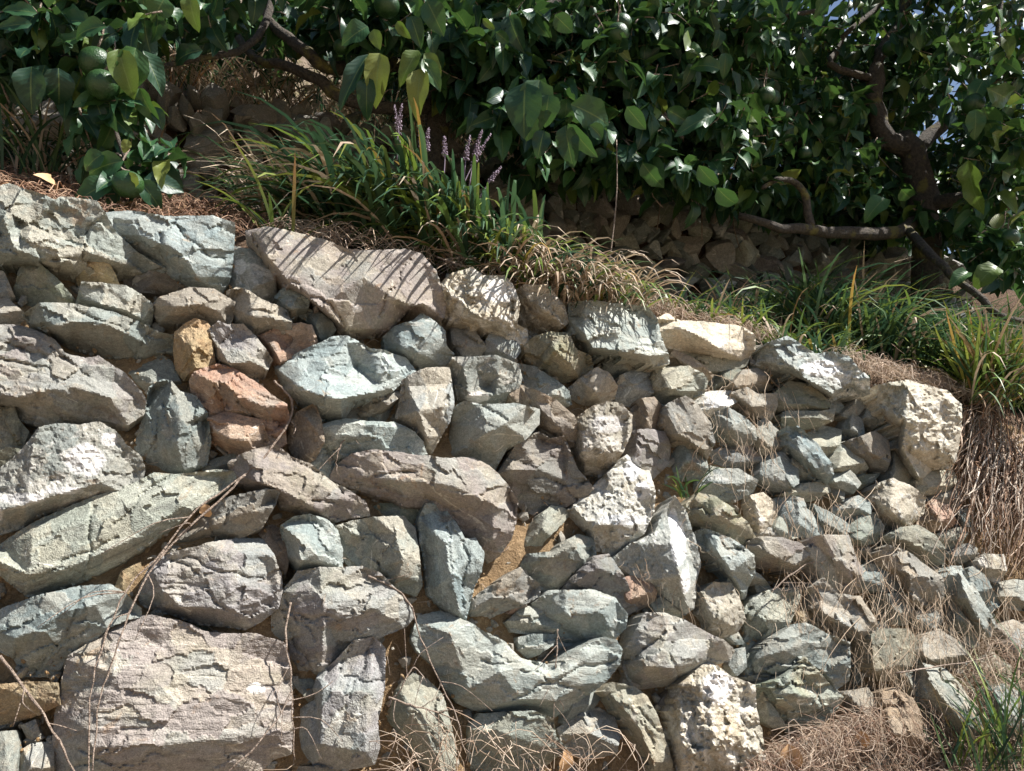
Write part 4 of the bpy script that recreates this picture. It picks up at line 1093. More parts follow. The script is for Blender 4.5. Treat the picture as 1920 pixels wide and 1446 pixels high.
# ------------------------------------------------------------------ citrus leaves
def leaf_shape(droop, fold, wav, seed, n=9):
    """unit leaf along +Y, width 0.5, face up +Z"""
    r_ = np.random.default_rng(seed)
    V, U = [], []
    for k in range(n):
        t = k / (n - 1)
        wd = 0.27 * (math.sin(math.pi * min(1, t ** 0.80)) ** 0.75) * (1 - 0.25 * t) + (0.006 if 0 < k < n - 1 else 0.003)
        y = math.sin(droop * t) / droop if droop > 1e-3 else t
        z = -(1 - math.cos(droop * t)) / droop if droop > 1e-3 else 0
        for j, s_ in enumerate((-1, -0.5, 0, 0.5, 1)):
            zz = z + abs(s_) * wd * fold + (wav + .1) * wd * math.sin(13 * t + 2.5 * s_ + seed) * abs(s_) + .05 * wd * math.sin(30 * t + 5 * s_ * s_) * abs(s_)
            V.append((s_ * wd, y, zz)); U.append((0.5 + 0.5 * s_, t))
    Fc = []
    for k in range(n - 1):
        for j in range(4):
            a_ = k * 5 + j; Fc.append([a_, a_ + 1, a_ + 6, a_ + 5])
    return np.array(V), Fc, np.array(U)
LEAVES = [leaf_shape(d_, f_, w_, q) for q, (d_, f_, w_) in enumerate([(0.5, 0.35, 0.10), (0.8, 0.5, 0.16), (1.2, 0.40, 0.14), (0.7, 0.25, 0.25), (1.0, 0.65, 0.1), (1.6, 0.45, 0.2)])]
LEAVES_LO = []
for _q, (d_, f_, w_) in enumerate([(0.5, 0.35, 0.10), (0.8, 0.5, 0.16), (1.2, 0.40, 0.14), (0.7, 0.25, 0.25), (1.0, 0.65, 0.1), (1.6, 0.45, 0.2)]):
    v_, fF, u_ = leaf_shape(d_, f_, w_, _q, 5)
    keep = [k for k in range(len(v_)) if k % 5 in (0, 2, 4)]
    LEAVES_LO.append((v_[keep], [[r_ * 3 + c_, r_ * 3 + c_ + 1, r_ * 3 + c_ + 4, r_ * 3 + c_ + 3] for r_ in range(4) for c_ in range(2)], u_[keep]))
LTINT = [(0.021, 0.068, 0.030), (0.031, 0.090, 0.033), (0.017, 0.056, 0.030), (0.050, 0.120, 0.034), (0.10, 0.155, 0.030), (0.18, 0.21, 0.045)]
LEAF_ME = {}
def leaf_data(shape, tint):
    if (shape, tint) not in LEAF_ME:
        v, f, u_ = LEAVES[shape]
        o = mesh_obj("leaf", v, f, M_LEAF, None, True, None, np.broadcast_to(np.array(LTINT[tint]), (len(v), 3)), u_)
        LEAF_ME[(shape, tint)] = o.data
        bpy.data.objects.remove(o)
    return LEAF_ME[(shape, tint)]
def leaf_frame(base, direction, normal, length, wide=1.0):
    y = np.asarray(direction, float); y = y / (np.linalg.norm(y) + 1e-9)
    z = np.asarray(normal, float); z = z - (z @ y) * y; z = z / (np.linalg.norm(z) + 1e-9)
    x = cross3(y, z)
    return np.stack([x * length * wide, y * length, z * length], 1), np.asarray(base, float)

class Tree:
    def __init__(s, label, foot):
        s.root = empty("citrus_tree", foot); tag(s.root, label, "citrus tree", "citrus trees on the terraces")
        s.leaves = []; s.wood = Bag(); s.tw = Bag(); s.fr = []
    def limb(s, path, r0, r1, n=14, name="branch", seed=0):
        P_ = smooth_path(path, n)
        P_[1:-1] += np.random.default_rng(seed).normal(size=(n - 2, 3)) * r0 * 0.09
        v, f = tube(P_, np.linspace(r0, r1, n), 9, 0.06, seed)
        return mesh_obj(name, v, f, M_BARK, s.root)
    def twig(s, a_, b_, r=0.0022):
        m = (np.asarray(a_) + np.asarray(b_)) / 2 + rng.normal(size=3) * 0.012
        v, f = tube(smooth_path([a_, m, b_], 5), np.linspace(r * 1.5, r * .7, 5), 4)
        s.tw.add(v, f)
    def cluster(s, p, axis, n, size, yellow=0.0, camw=0.0):
        """a shoot with n leaves set round it"""
        axis = np.asarray(axis, float); axis /= np.linalg.norm(axis)
        L = size * rng.uniform(0.9, 1.5)
        s.twig(p - axis * L * 0.6, p + axis * L * 0.4)
        ph = rng.uniform(0, 6.28)
        for k in range(n):
            t = -0.5 + 0.9 * k / max(1, n - 1)
            b_ = p + axis * L * t
            ph += 2.4 + rng.normal() * 0.3
            a1 = cross3(axis, [0.2, 0.1, 0.97]); a1 /= np.linalg.norm(a1) + 1e-9; a2 = cross3(axis, a1)
            out = a1 * math.cos(ph) + a2 * math.sin(ph)
            dr = out + axis * rng.uniform(0.2, 0.8) + np.array([0, 0, -rng.uniform(0.1, 0.9)])
            nm = np.array([0.25, -0.35, 1.0]) + rng.normal(size=3) * 0.45 + out * 0.3
            ti = int(rng.choice([0, 1, 2, 3], p=[.35, .3, .2, .15]))
            if rng.random() < yellow: ti = int(rng.choice([3, 4, 5], p=[.45, .4, .15]))
            s.leaves.append((leaf_frame(b_, dr, nm, size * rng.uniform(0.75, 1.15), rng.uniform(.85, 1.15)), int(rng.integers(6)), ti, False))
    def hero(s, x0, y0, x1, y1, d, wide=1.0, ti=1, tilt=0.0, shape=None, dd=0.0):
        """one leaf seen in the photograph: base and tip pixel, distance into the hill"""
        a_ = at_d(np.array(float(x0)), np.array(float(y0)), d); b_ = at_d(np.array(float(x1)), np.array(float(y1)), d + dd)
        dr = b_ - a_; L = np.linalg.norm(dr)
        view = CAM - (a_ + b_) / 2; view /= np.linalg.norm(view)
        side = cross3(dr / L, view)
        nm = view + side * tilt + np.array([0, 0, 0.35])
        s.leaves.append((leaf_frame(a_, dr, nm, L * 1.05, wide * 1.1), int(rng.integers(6)) if shape is None else shape, ti, True))
    def fruit(s, x, y, d, rpx):
        p = at_d(np.array(float(x)), np.array(float(y)), d)
        r_ = rpx * float(np.dot(p - CAM, [0, math.cos(PITCH), math.sin(PITCH)])) / F
        bm = bmesh.new(); bmesh.ops.create_uvsphere(bm, u_segments=24, v_segments=16, radius=1)
        vs = np.array([v.co for v in bm.verts]); fs = [[v.index for v in f.verts] for f in bm.faces]; bm.free()
        rr = np.hypot(vs[:, 0], vs[:, 1])
        vs[:, 2] *= 0.93; vs[:, 2] -= 0.10 * np.exp(-(rr / 0.25) ** 2) * np.sign(vs[:, 2])
        vs = vs * (1 + 0.015 * fbm(vs * 2 + x, 3, 2))[:, None]
        A, _ = np.linalg.qr(rng.normal(size=(3, 3)) * 0.25 + np.eye(3))
        o = mesh_obj("fruit", vs * r_ @ A.T + p, fs, M_FRUIT, s.root)
        s.twig(p + UP * r_ * 0.9, p + UP * (r_ + 0.09) + rng.normal(size=3) * 0.02, 0.003)
    def finish(s):
        # the leaves that show largest are parts of their own, the rest one mass
        def shown(item):
            (A, b_), sh, ti, hero_ = item
            q = b_ + A[:, 1] * 0.5 - CAM
            dp = q[1]
            if dp < 0.3: return 0
            x = CX + F * q[0] / (q[1] * math.cos(PITCH) + q[2] * math.sin(PITCH)); y = CY - F * (q[2] * math.cos(PITCH) - q[1] * math.sin(PITCH)) / (q[1] * math.cos(PITCH) + q[2] * math.sin(PITCH))
            if not (-40 < x < 1960 and -40 < y < 1480): return 0
            return (10 if hero_ else 1) * np.linalg.norm(A[:, 1]) / np.linalg.norm(q) ** 2.5
        ls = sorted(s.leaves, key=shown, reverse=True)
        for (A, b_), sh, ti, h_ in ls[:300]:
            o = bpy.data.objects.new("leaf", leaf_data(sh, ti)); COL.objects.link(o)
            M = Matrix.Identity(4)
            for r_ in range(3):
                for c_ in range(3): M[r_][c_] = A[r_, c_]
                M[r_][3] = b_[r_]
            o.matrix_world = M
            put_under(o, s.root)
        bag = Bag()
        for (A, b_), sh, ti, h_ in ls[300:]:
            v, f, u_ = LEAVES_LO[sh]
            bag.add(v @ A.T + b_, f, np.array(LTINT[ti]) * rng.uniform(.75, 1.2), u_)
        if bag.n: tag(bag.build("foliage", M_LEAF, s.root), kind="stuff")
        if s.tw.n: tag(s.tw.build("twigs", M_TWIG, s.root), kind="stuff")

def px_path(lst):
    return [at_d(np.array(float(x)), np.array(float(y)), d) for x, y, d in lst]
def foot(x, d):
    u_ = _u_of(x, d); p = W(np.array(u_), np.array(d), 0); p[2] = float(terrace_z(u_, d)); return p

def fill(tree, regions, size, yellow=0.08):
    for (x, y, rx, ry, d0, d1, n) in regions:
        for _ in range(n):
            a_ = rng.uniform(0, 6.283); r_ = math.sqrt(rng.random())
            px_, py_ = x + rx * r_ * math.cos(a_), y + ry * r_ * math.sin(a_)
            p = at_d(np.array(px_), np.array(py_), rng.uniform(d0, d1))
            ax = NH * 0.5 + rng.normal(size=3) * 0.7 + np.array([0, 0, -0.25])
            tree.cluster(p, ax, int(rng.integers(5, 9)), size * rng.uniform(.85, 1.1), yellow)
def canopy(tree, u0, u1, d0, d1, n, size, zmin, zmax):  # leaf clusters out of view, put there to shade the terrace
    """crown above the picture's upper edge"""
    k = 0
    while k < n:
        u_ = rng.uniform(u0, u1); d_ = rng.uniform(d0, d1)
        lim = zmin(u_, d_)
        z_ = lim + (zmax - 0) * rng.random() ** 1.3
        p = W(np.array(u_), np.array(d_), 0); p[2] = z_
        if fbm(p[None] * 1.3, 5, 2)[0] < -0.12: k += 0.2; continue
        tree.cluster(p, rng.normal(size=3) + np.array([0, 0, 0.2]), int(rng.integers(5, 9)), size, 0.1); k += 1
def frame_top(u_, d_):
    # just above the upper edge of the photograph
    q = W(np.array(u_), np.array(d_), 0)
    best = CAM[2] + math.hypot(q[0], q[1]) * math.cos(math.atan2(q[0], q[1])) * math.tan(R(36.2))
    return max(best, 2.4)

# --- left tree: hangs in from the upper left
tl = Tree("citrus tree at the upper left with large hanging leaves and dark green fruit", tuple(foot(-60, 2.75)))
tl.limb([foot(-60, 2.75), at_d(np.array(-40.), np.array(180.), 2.7), at_d(np.array(20.), np.array(60.), 2.6), at_d(np.array(120.), np.array(-80.), 2.5)], 0.055, 0.03, name="trunk", seed=1)
tl.limb(px_path([(20,60,2.6),(150,30,2.45),(300,-20,2.4)]), 0.028, 0.012, seed=2)
tl.limb(px_path([(20,90,2.6),(120,110,2.4),(200,150,2.2),(215,235,2.1),(235,300,2.05)]), 0.012, 0.004, seed=3)
tl.limb(px_path([(520,-30,2.7),(490,60,2.6),(440,98,2.5),(380,108,2.45),(300,123,2.4),(255,112,2.35)]), 0.016, 0.006, seed=4)
fill(tl, [(240,318,60,30,2.02,2.12,3),(205,235,55,60,2.08,2.25,8),(290,290,30,40,2.05,2.15,3),(120,25,200,50,2.1,2.8,51),(60,110,80,50,2.3,2.8,13),(330,30,110,50,2.3,2.9,27),(170,170,60,50,2.2,2.5,7),(30,60,70,60,2.2,2.7,15)], 0.105)
for a_ in [(222,92,245,178,2.02,1.0,4,.2),(255,90,235,180,2.04,1.0,3,-.3),(60,125,50,205,2.1,1.1,2,.3),(110,128,112,200,2.1,1.2,2,0),(85,122,60,190,2.12,1.1,2,.4),
           (195,288,145,312,2.0,1.15,1,.2),(232,302,145,316,2.0,1.0,1,0),(210,340,135,372,2.0,1.05,1,.2),(262,340,310,392,2.0,1.0,0,0),(270,335,345,352,2.02,1.1,2,-.2),(285,300,340,350,2.05,1.0,2,.3),
           (268,300,285,248,2.03,.9,1,.3),(240,262,232,285,2.0,1.2,5,0),(262,165,285,235,2.08,.8,3,.6),(180,190,200,245,2.12,1.3,2,0),(215,195,230,240,2.15,1.1,0,0),(160,70,88,70,2.1,.75,3,.5),
           (170,45,95,20,2.1,1.0,1,.4),(200,50,120,50,2.05,.9,1,.3),(310,-5,285,35,2.1,1.6,3,0),(355,-10,360,52,2.05,.9,4,.4),(70,25,0,10,2.0,.9,1,.3),(60,45,-10,45,2.0,.8,0,.2),(380,95,300,100,2.2,.8,2,.2),
           (268,95,310,170,2.15,.9,0,-.4),(290,200,305,240,2.1,1.0,2,0)]:
    tl.hero(*a_)
for a_ in [(240,346,2.0,28),(193,160,2.08,29),(180,118,2.12,30)]: tl.fruit(*a_)
canopy(tl, -2.6, -0.2, 1.7, 3.6, 230, 0.13, frame_top, 1.1)
tl.finish()

# --- middle tree: the dark mass of leaves over the terrace
tm = Tree("citrus tree in the middle with dense dark glossy leaves hanging over the grass", tuple(foot(800, 2.85)))
tm.limb([foot(800, 2.85), at_d(np.array(820.), np.array(220.), 2.8), at_d(np.array(850.), np.array(90.), 2.75), at_d(np.array(900.), np.array(-80.), 2.7)], 0.06, 0.04, name="trunk", seed=5)
tm.limb(px_path([(830,190,2.8),(740,205,2.75),(640,182,2.7),(590,146,2.7),(530,122,2.75),(480,112,2.8),(440,60,2.9)]), 0.030, 0.014, seed=6)
tm.limb(px_path([(760,120,2.8),(650,126,2.75),(605,124,2.7),(570,92,2.7),(530,62,2.75),(490,20,2.8),(470,-40,2.8)]), 0.030, 0.016, seed=7)
tm.limb(px_path([(850,90,2.75),(1000,20,2.6),(1150,-20,2.6),(1300,-60,2.6)]), 0.03, 0.015, seed=8)
tm.limb(px_path([(840,130,2.75),(960,120,2.6),(1080,150,2.45),(1200,170,2.4),(1280,260,2.35)]), 0.02, 0.007, seed=9)
fill(tm, [(1180,330,130,35,2.5,3.0,18),(1340,340,90,40,2.5,3.0,14),(1000,300,60,40,2.6,3.0,6),(1150,60,300,90,2.3,3.0,221),(1130,180,260,110,2.3,2.95,195),(920,90,110,120,2.5,3.0,78),(1260,240,150,110,2.3,2.9,98),(1060,230,90,70,2.25,2.7,31),(720,30,120,45,2.4,2.9,46),(590,30,90,40,2.8,3.4,36),(1330,120,100,110,2.4,3.0,67),(960,180,80,90,2.6,3.0,36)], 0.128, 0.08)
for a_ in [(985,155,978,248,2.1,1.25,0,.2),(1012,150,995,250,2.1,1.1,1,-.2),(1030,178,1018,230,2.08,1.5,1,.1),(1070,195,1160,233,2.08,1.0,1,.1),(1060,235,1070,310,2.1,1.0,0,.2),(1065,232,1115,300,2.08,.7,1,.5),(1020,245,1008,290,2.12,1.2,2,0),(1105,235,1140,262,2.1,1.1,1,0),
           (712,100,700,190,2.08,.85,5,.1),(708,105,680,140,2.1,.9,4,.3),(785,95,745,146,2.06,.8,4,.3),(795,100,830,138,2.05,1.0,4,-.2),(792,110,830,165,2.05,.9,3,-.3),(790,128,775,212,2.06,.8,5,.2),(690,50,640,72,2.15,1.2,1,.2),(700,55,710,90,2.12,1.2,4,.3),(745,40,765,75,2.12,.9,4,.5),
           (690,102,630,190,2.12,.5,2,.4),(690,145,680,218,2.1,.8,2,.2),(770,30,790,85,2.15,1.0,0,0),(800,0,830,62,2.2,1.2,1,.1),
           (1285,95,1335,62,2.2,1.2,4,.2),(1310,85,1290,100,2.2,1.5,3,0),(1310,310,1348,365,2.1,.8,1,.4),(1345,352,1388,403,2.08,.9,1,.4),(1270,320,1300,285,2.12,1.2,1,.2),(1280,320,1262,318,2.12,1.4,1,.2),(1205,305,1240,360,2.15,.9,1,.5),(1175,200,1210,245,2.15,1.0,1,.3),
           (1040,28,1075,62,2.2,1.3,1,.2),(905,35,930,60,2.15,.7,4,.3),(912,190,950,165,2.2,.9,2,.4),(930,60,960,85,2.2,1.0,1,.2),(1350,130,1300,105,2.2,.9,1,.2),(1360,100,1360,142,2.2,1.0,1,-.2),(1250,205,1300,232,2.2,.9,1,.2),(1340,215,1275,235,2.18,.7,1,.2)]:
    tm.hero(*a_)
for a_ in [(1158,65,2.25,22),(1165,45,2.3,20),(640,88,2.5,15),(725,10,2.3,24),(1406,160,2.5,18),(1435,180,2.5,18)]: tm.fruit(*a_)
canopy(tm, -0.6, 2.2, 1.95, 3.8, 200, 0.13, frame_top, 1.2)
tm.finish()

# --- right tree: mossy forked trunk, sky between the leaves
tr_ = Tree("citrus tree at the right with mossy forked trunk and sky between its leaves", tuple(foot(1738, 2.75)))
fr_ = foot(1738, 2.75)
tr_.limb([fr_ - UP * 0.05, *px_path([(1735,420,2.75),(1726,340,2.75),(1715,290,2.75),(1690,258,2.75)])], 0.085, 0.062, name="trunk", seed=11)
tr_.limb(px_path([(1705,280,2.75),(1655,250,2.78),(1640,180,2.8),(1650,105,2.8),(1690,40,2.8),(1705,-60,2.8)]), 0.058, 0.032, seed=12)
tr_.limb(px_path([(1712,285,2.75),(1765,235,2.7),(1830,190,2.65),(1900,120,2.6),(1990,60,2.6)]), 0.045, 0.02, seed=13)
tr_.limb(px_path([(1648,150,2.8),(1560,125,2.85),(1570,95,2.9),(1590,60,2.9),(1650,10,2.9),(1690,-50,2.9)]), 0.022, 0.012, seed=14)
tr_.limb(px_path([(1690,270,2.75),(1640,275,2.8),(1622,310,2.8)]), 0.022, 0.012, seed=15)
tr_.limb(px_path([(1725,395,2.75),(1690,432,2.6),(1600,437,2.55),(1530,432,2.5),(1455,425,2.5),(1385,405,2.55)]), 0.040, 0.016, seed=16)
tr_.limb(px_path([(1700,428,2.6),(1745,478,2.3),(1790,520,2.15),(1840,560,2.05),(1880,595,2.0),(1960,608,2.0)]), 0.024, 0.010, seed=17)
tr_.limb(px_path([(1520,430,2.5),(1512,380,2.5),(1495,345,2.5),(1460,337,2.5),(1430,352,2.45)]), 0.022, 0.010, seed=18)
tr_.limb(px_path([(1735,380,2.75),(1800,375,2.6),(1880,380,2.5),(1980,370,2.4)]), 0.045, 0.03, seed=19)
tr_.limb(px_path([(1380,5,2.7),(1405,35,2.7),(1440,38,2.7),(1475,30,2.7),(1540,20,2.8)]), 0.018, 0.012, seed=20)
tr_.limb(px_path([(1880,160,2.6),(1870,80,2.6),(1880,-40,2.6)]), 0.02, 0.012, seed=21)
fill(tr_, [(1560,90,170,110,2.85,3.5,120),(1500,250,120,120,2.5,3.2,96),(1600,340,120,60,2.6,3.3,52),(1800,40,150,60,2.4,3.2,52),(1830,150,110,80,2.3,3.0,44),(1870,300,80,90,2.2,2.8,44),(1790,330,90,60,2.85,3.3,32),(1690,190,70,110,2.95,3.5,32),(1890,470,50,60,2.1,2.5,20),(1680,380,60,40,2.9,3.2,16),(1440,80,60,90,2.6,3.2,32),(1480,340,110,50,2.7,3.2,40),(1800,420,120,50,2.5,3.0,36),(1640,400,120,40,2.8,3.2,24),(1560,200,140,120,3.0,3.6,60),(1720,90,60,60,2.9,3.5,20),(1890,230,50,50,2.1,2.4,16)], 0.132, 0.16)
for a_ in [(1790,62,1808,108,2.3,1.0,3,.3),(1845,150,1820,178,2.15,1.1,1,.2),(1850,165,1920,200,2.1,.7,3,.3),(1815,300,1822,400,2.1,.65,4,.6),(1860,250,1920,275,2.1,.9,4,.3),(1845,200,1865,270,2.1,1.1,3,.2),(1830,205,1830,255,2.12,1.1,3,-.2),(1855,160,1860,130,2.15,1.1,1,0),(1690,355,1715,385,2.3,1.2,3,.3),(1660,372,1625,395,2.3,1.1,3,.2),(1550,160,1572,200,2.5,1.0,3,.3),(1500,90,1520,130,2.5,1.1,2,.2),(1735,140,1745,170,2.5,1.0,3,.2),(1815,510,1785,525,2.05,1.0,3,.2),(1870,500,1832,515,2.05,1.2,4,.3),(1860,305,1905,285,2.1,.9,1,.2),(1880,320,1920,345,2.12,.9,1,.3)]:
    tr_.hero(*a_)
for a_ in [(1892,446,2.1,18),(1872,455,2.15,15),(1825,195,2.2,20),(1555,225,2.6,15),(1470,215,2.6,17),(1445,185,2.6,18),(1508,288,2.6,14),(1430,335,2.5,13),(1670,90,2.7,15)]: tr_.fruit(*a_)
canopy(tr_, 1.8, 6.8, 1.7, 4.2, 300, 0.135, frame_top, 1.3)
canopy(tr_, 3.0, 5.8, 1.7, 2.9, 120, 0.135, frame_top, 0.9)  # extra unseen clusters, added to keep the right-hand lilyturf in shade
tr_.finish()

# --- trees further up the hill
def far_tree(label, x, y, d, r_, n, seed):
    t_ = Tree(label, tuple(foot(x, d)))
    c = at_d(np.array(float(x)), np.array(float(y)), d)
    f0 = foot(x, d)
    t_.limb([f0 - UP * .1, f0 * 0.5 + c * 0.5, c], 0.09, 0.05, name="trunk", seed=seed)
    rs_ = np.random.default_rng(seed)
    for _ in range(4):
        e_ = c + rs_.normal(size=3) * r_ * 0.45 + UP * 0.2
        t_.limb([f0 * 0.35 + c * 0.65, (c + e_) / 2 + rs_.normal(size=3) * .1, e_], 0.04, 0.015, n=8, seed=seed + _)
    for _ in range(n):
        v = rs_.normal(size=3); v /= np.linalg.norm(v); v *= r_ * rs_.uniform(.45, 1.0) ** 0.6 * (1 + 0.35 * fbm((v * 2 + seed)[None], 4, 2)[0])
        t_.cluster(c + v * np.array([1, 1, .75]), v, 6, 0.17, 0.12)
    t_.finish()
far_tree("citrus tree further up the hill behind the upper wall at the left", 330, -60, 4.4, 0.8, 170, 31)
far_tree("citrus tree further up the hill seen through the middle branches", 880, 60, 4.2, 0.8, 260, 32)
far_tree("citrus tree further up the hill behind the dense middle leaves", 1230, 120, 4.4, 0.9, 300, 36)
far_tree("citrus tree further back behind the forked trunk at the right", 1500, 230, 4.9, 1.0, 330, 33)
far_tree("citrus tree low behind the trunk at the far right edge", 1830, 420, 4.4, 0.8, 240, 34)
far_tree("low citrus bush behind the low limb at the right", 1580, 390, 3.9, 0.6, 170, 37)
# ------------------------------------------------------------------ grass-like plants
GREEN = [(0.040, 0.092, 0.044), (0.056, 0.112, 0.050), (0.032, 0.076, 0.042), (0.085, 0.145, 0.060)]
LIME = [(0.16, 0.24, 0.04), (0.24, 0.28, 0.05), (0.11, 0.19, 0.04)]
DRY = [(0.42, 0.33, 0.23), (0.52, 0.43, 0.32), (0.34, 0.24, 0.16), (0.46, 0.36, 0.27)]
RUSSET = [(0.30, 0.15, 0.07), (0.42, 0.23, 0.07)]
def blade(bag, base, hd, L, w, e0, e1, col, col2=None, n=7, twist=0.0):
    """a leaf blade: leaves the base at elevation e0 and bends over to e1"""
    hd = np.asarray(hd, float); hd = hd - UP * hd[2]; hd /= nrm3(hd) + 1e-9
    side = cross3(hd, UP)
    p = np.asarray(base, float).copy(); V, C = [], []
    for k in range(n + 1):
        t = k / n
        e = e0 + (e1 - e0) * t ** 1.3
        dr = hd * math.cos(e) + UP * math.sin(e)
        nm = cross3(side, dr)
        sd = side * math.cos(twist * t) + nm * math.sin(twist * t)
        ww = w * (0.55 + 0.45 * min(1, t * 4)) * (1 - max(0, (t - 0.55) / 0.45) ** 1.6 * 0.93)
        V += [p - sd * ww / 2, p + sd * ww / 2 + 0 * nm]
        c = np.array(col) if col2 is None else np.array(col) * (1 - t) + np.array(col2) * t
        C += [c, c * 0.88]
        p = p + dr * (L / n)
    Fc = [[2 * k, 2 * k + 1, 2 * k + 3, 2 * k + 2] for k in range(n)]
    bag.add(np.array(V), Fc, np.array(C))
def pick(lst): return np.array(lst[int(rng.integers(len(lst)))]) * rng.uniform(.8, 1.2)
def spike(parent, base, hd, L, e0, e1):
    P_ = []; p = np.asarray(base, float).copy()
    hd = np.asarray(hd, float) / nrm3(hd)
    for k in range(10):
        e = e0 + (e1 - e0) * k / 9; P_.append(p.copy()); p = p + (hd * math.cos(e) + UP * math.sin(e)) * L / 9
    v, f = tube(P_, np.linspace(.0022, .0012, 10), 5)
    o = mesh_obj("flower_spike", v, f, M_FLOWER, parent)
    bag = Bag(); P_ = np.array(P_)
    for k in range(46):
        t = 0.52 + 0.48 * k / 46
        i = min(8, int(t * 9)); q = P_[i] + (P_[i + 1] - P_[i]) * (t * 9 - i)
        a_ = k * 2.4; rr = 0.0085 * (1 - 0.6 * (t - .52) / .48)
        vs, fs = RK[k % len(RK)]
        bag.add(vs * (0.0040 * rng.uniform(.45, 1.35) * (1.15 - .5 * (t - .52) / .48)) + q + np.array([math.cos(a_) * rr, math.sin(a_) * rr, rng.normal() * .002]), fs)
    b_ = bag.build("buds", M_FLOWER, parent, True)
    bl = Vector(b_.location); b_.parent = o; b_.location = (0, 0, 0); o.location = o.location
    return o
def clump(label, cat, c, n, L, rad, lean, mix=(1, 0, 0, 0), width=0.008, e0=(60, 88), e1=(-60, 10), spikes=0, group=None, name="grass_clump", leanw=1.0, flat=False):
    c = np.asarray(c, float)
    root = empty(name, tuple(c)); tag(root, label, cat, group)
    bg_, bd_ = Bag(), Bag()
    mix = np.array(mix, float) / sum(mix)
    for _ in range(n):
        a_ = rng.uniform(0, 6.283); r_ = rad * math.sqrt(rng.random())
        b_ = c + TT * math.cos(a_) * r_ * 1.5 - NH * math.sin(a_) * r_ * 0.8
        u_, d_, z_ = udz(b_)
        b_[2] = c[2] if flat else float(terrace_z(u_, d_)) - 0.01
        th = rng.uniform(0, 6.283)
        hd = np.array([math.cos(th), math.sin(th), 0]) + np.asarray(lean) * leanw
        kind = rng.choice(4, p=mix)
        l_ = L * rng.uniform(.55, 1.15)
        if kind == 0: c1 = pick(GREEN); c2 = c1 * 1.15 if rng.random() < .8 else pick(LIME); tgt = bg_
        elif kind == 1: c1 = pick(LIME); c2 = pick(LIME) if rng.random() < .88 else pick(RUSSET); tgt = bg_
        elif kind == 2: c1 = pick(DRY); c2 = pick(DRY); tgt = bd_
        else: c1 = pick(RUSSET); c2 = pick(DRY); tgt = bd_
        blade(tgt, b_, hd, l_, width * rng.uniform(.6, 1.15), R(rng.uniform(*e0)), R(rng.uniform(*e1)), c1, c2, twist=rng.normal() * 0.5)
    if bg_.n: tag(bg_.build("leaf_blades", M_BLADE, root), kind="stuff")
    if bd_.n: tag(bd_.build("dry_blades", M_STRAW, root), kind="stuff")
    return root
LEFT = -TT; FRONT = NH
LG = LEFT * 0.66 + FRONT * 0.30
def spikes_for(root, lst):
    for (x0, y0, x1, y1, d) in lst:
        a_ = at_d(np.array(float(x0)), np.array(float(y0)), d); b_ = at_d(np.array(float(x1)), np.array(float(y1)), d)
        dv = b_ - a_; L = np.linalg.norm(dv); hz = dv - UP * dv[2]; el = math.atan2(dv[2], np.linalg.norm(hz) + 1e-6)
        if np.linalg.norm(hz) < 1e-3: hz = TT
        spike(root, a_, hz, L, el + 0.1, el - 0.1)
GL = "lilyturf clumps along the wall top"
E0, E1 = (38, 80), (-75, -28)
r1 = clump("broad clump of arching dark green lilyturf just right of the large brown top stone", "lilyturf", foot(775, 2.19), 330, 0.55, 0.17, LG, (8, 1.5, 1.0, .05), 0.0145, E0, E1, group=GL, leanw=1.9)
spikes_for(r1, [(745,300,755,195,2.2),(752,310,738,197,2.22)])
r2 = clump("clump of lilyturf with pale purple flower spikes above the white quartz stone", "lilyturf", foot(890, 2.16), 330, 0.50, 0.18, LG, (7, 1.9, 1.4, .1), 0.0145, E0, E1, group=GL, leanw=1.9)
spikes_for(r2, [(800,330,805,240,2.15),(792,320,785,238,2.2),(832,330,832,255,2.15),(870,350,882,255,2.12),(880,350,905,245,2.14),(855,380,922,252,2.1),(900,370,940,315,2.1)])
r3 = clump("smaller lilyturf clump leaning left behind the big clump", "lilyturf", foot(690, 2.25), 150, 0.44, 0.13, LG, (7, .6, 1.0, .1), 0.013, E0, E1, group=GL, leanw=2.2)
r3b = clump("low tangled lilyturf between the flower spikes and the dry straw clump", "lilyturf", foot(960, 2.03), 180, 0.36, 0.13, LG, (4, 2.4, 2.4, .3), 0.013, E0, E1, group=GL, leanw=1.3)
clump("dry straw-coloured grass clump drooping over the two white quartz stones", "dry grass", foot(1030, 2.02), 380, 0.34, 0.15, LG + FRONT * .8, (1.0, .8, 6, .2), 0.0085, (35, 80), (-88, -55), group="dry grass clumps on the wall top")
clump("dry grass clump with a few green blades above the blue-green top stone", "dry grass", foot(1115, 2.0), 330, 0.29, 0.14, LG + FRONT * .7, (1.8, 1.2, 5, .2), 0.008, (35, 80), (-88, -45), group="dry grass clumps on the wall top")
clump("tall tan grass tuft arching to the left of the lilyturf", "dry grass", foot(570, 2.35), 170, 0.44, 0.14, LEFT * 1.1, (2.2, .2, 5, .4), 0.006, (55, 90), (-85, -20))
clump("small green grass tuft at the edge beside the large brown top stone", "grass", foot(530, 1.98), 16, 0.27, 0.03, LEFT * .8, (5, 3, .5, 0), 0.010, (40, 85), (-25, 40))
clump("dark grass clump in deep shade at the far left under the hanging fruit", "lilyturf", foot(40, 2.45), 180, 0.34, 0.18, LG * .6, (6, 0, 2.5, .3), 0.008)
clump("dark grass clump in shade behind the hanging citrus leaves at the left", "lilyturf", foot(130, 2.55), 150, 0.32, 0.16, LG * .6, (4, 0, 4, .5), 0.007)
clump("large dark lilyturf clump under the low limb at the right", "lilyturf", foot(1580, 2.3), 330, 0.52, 0.18, LG * .5, (9, 1.2, .8, .1), 0.0125, (45, 90), (-70, 15), group=GL)
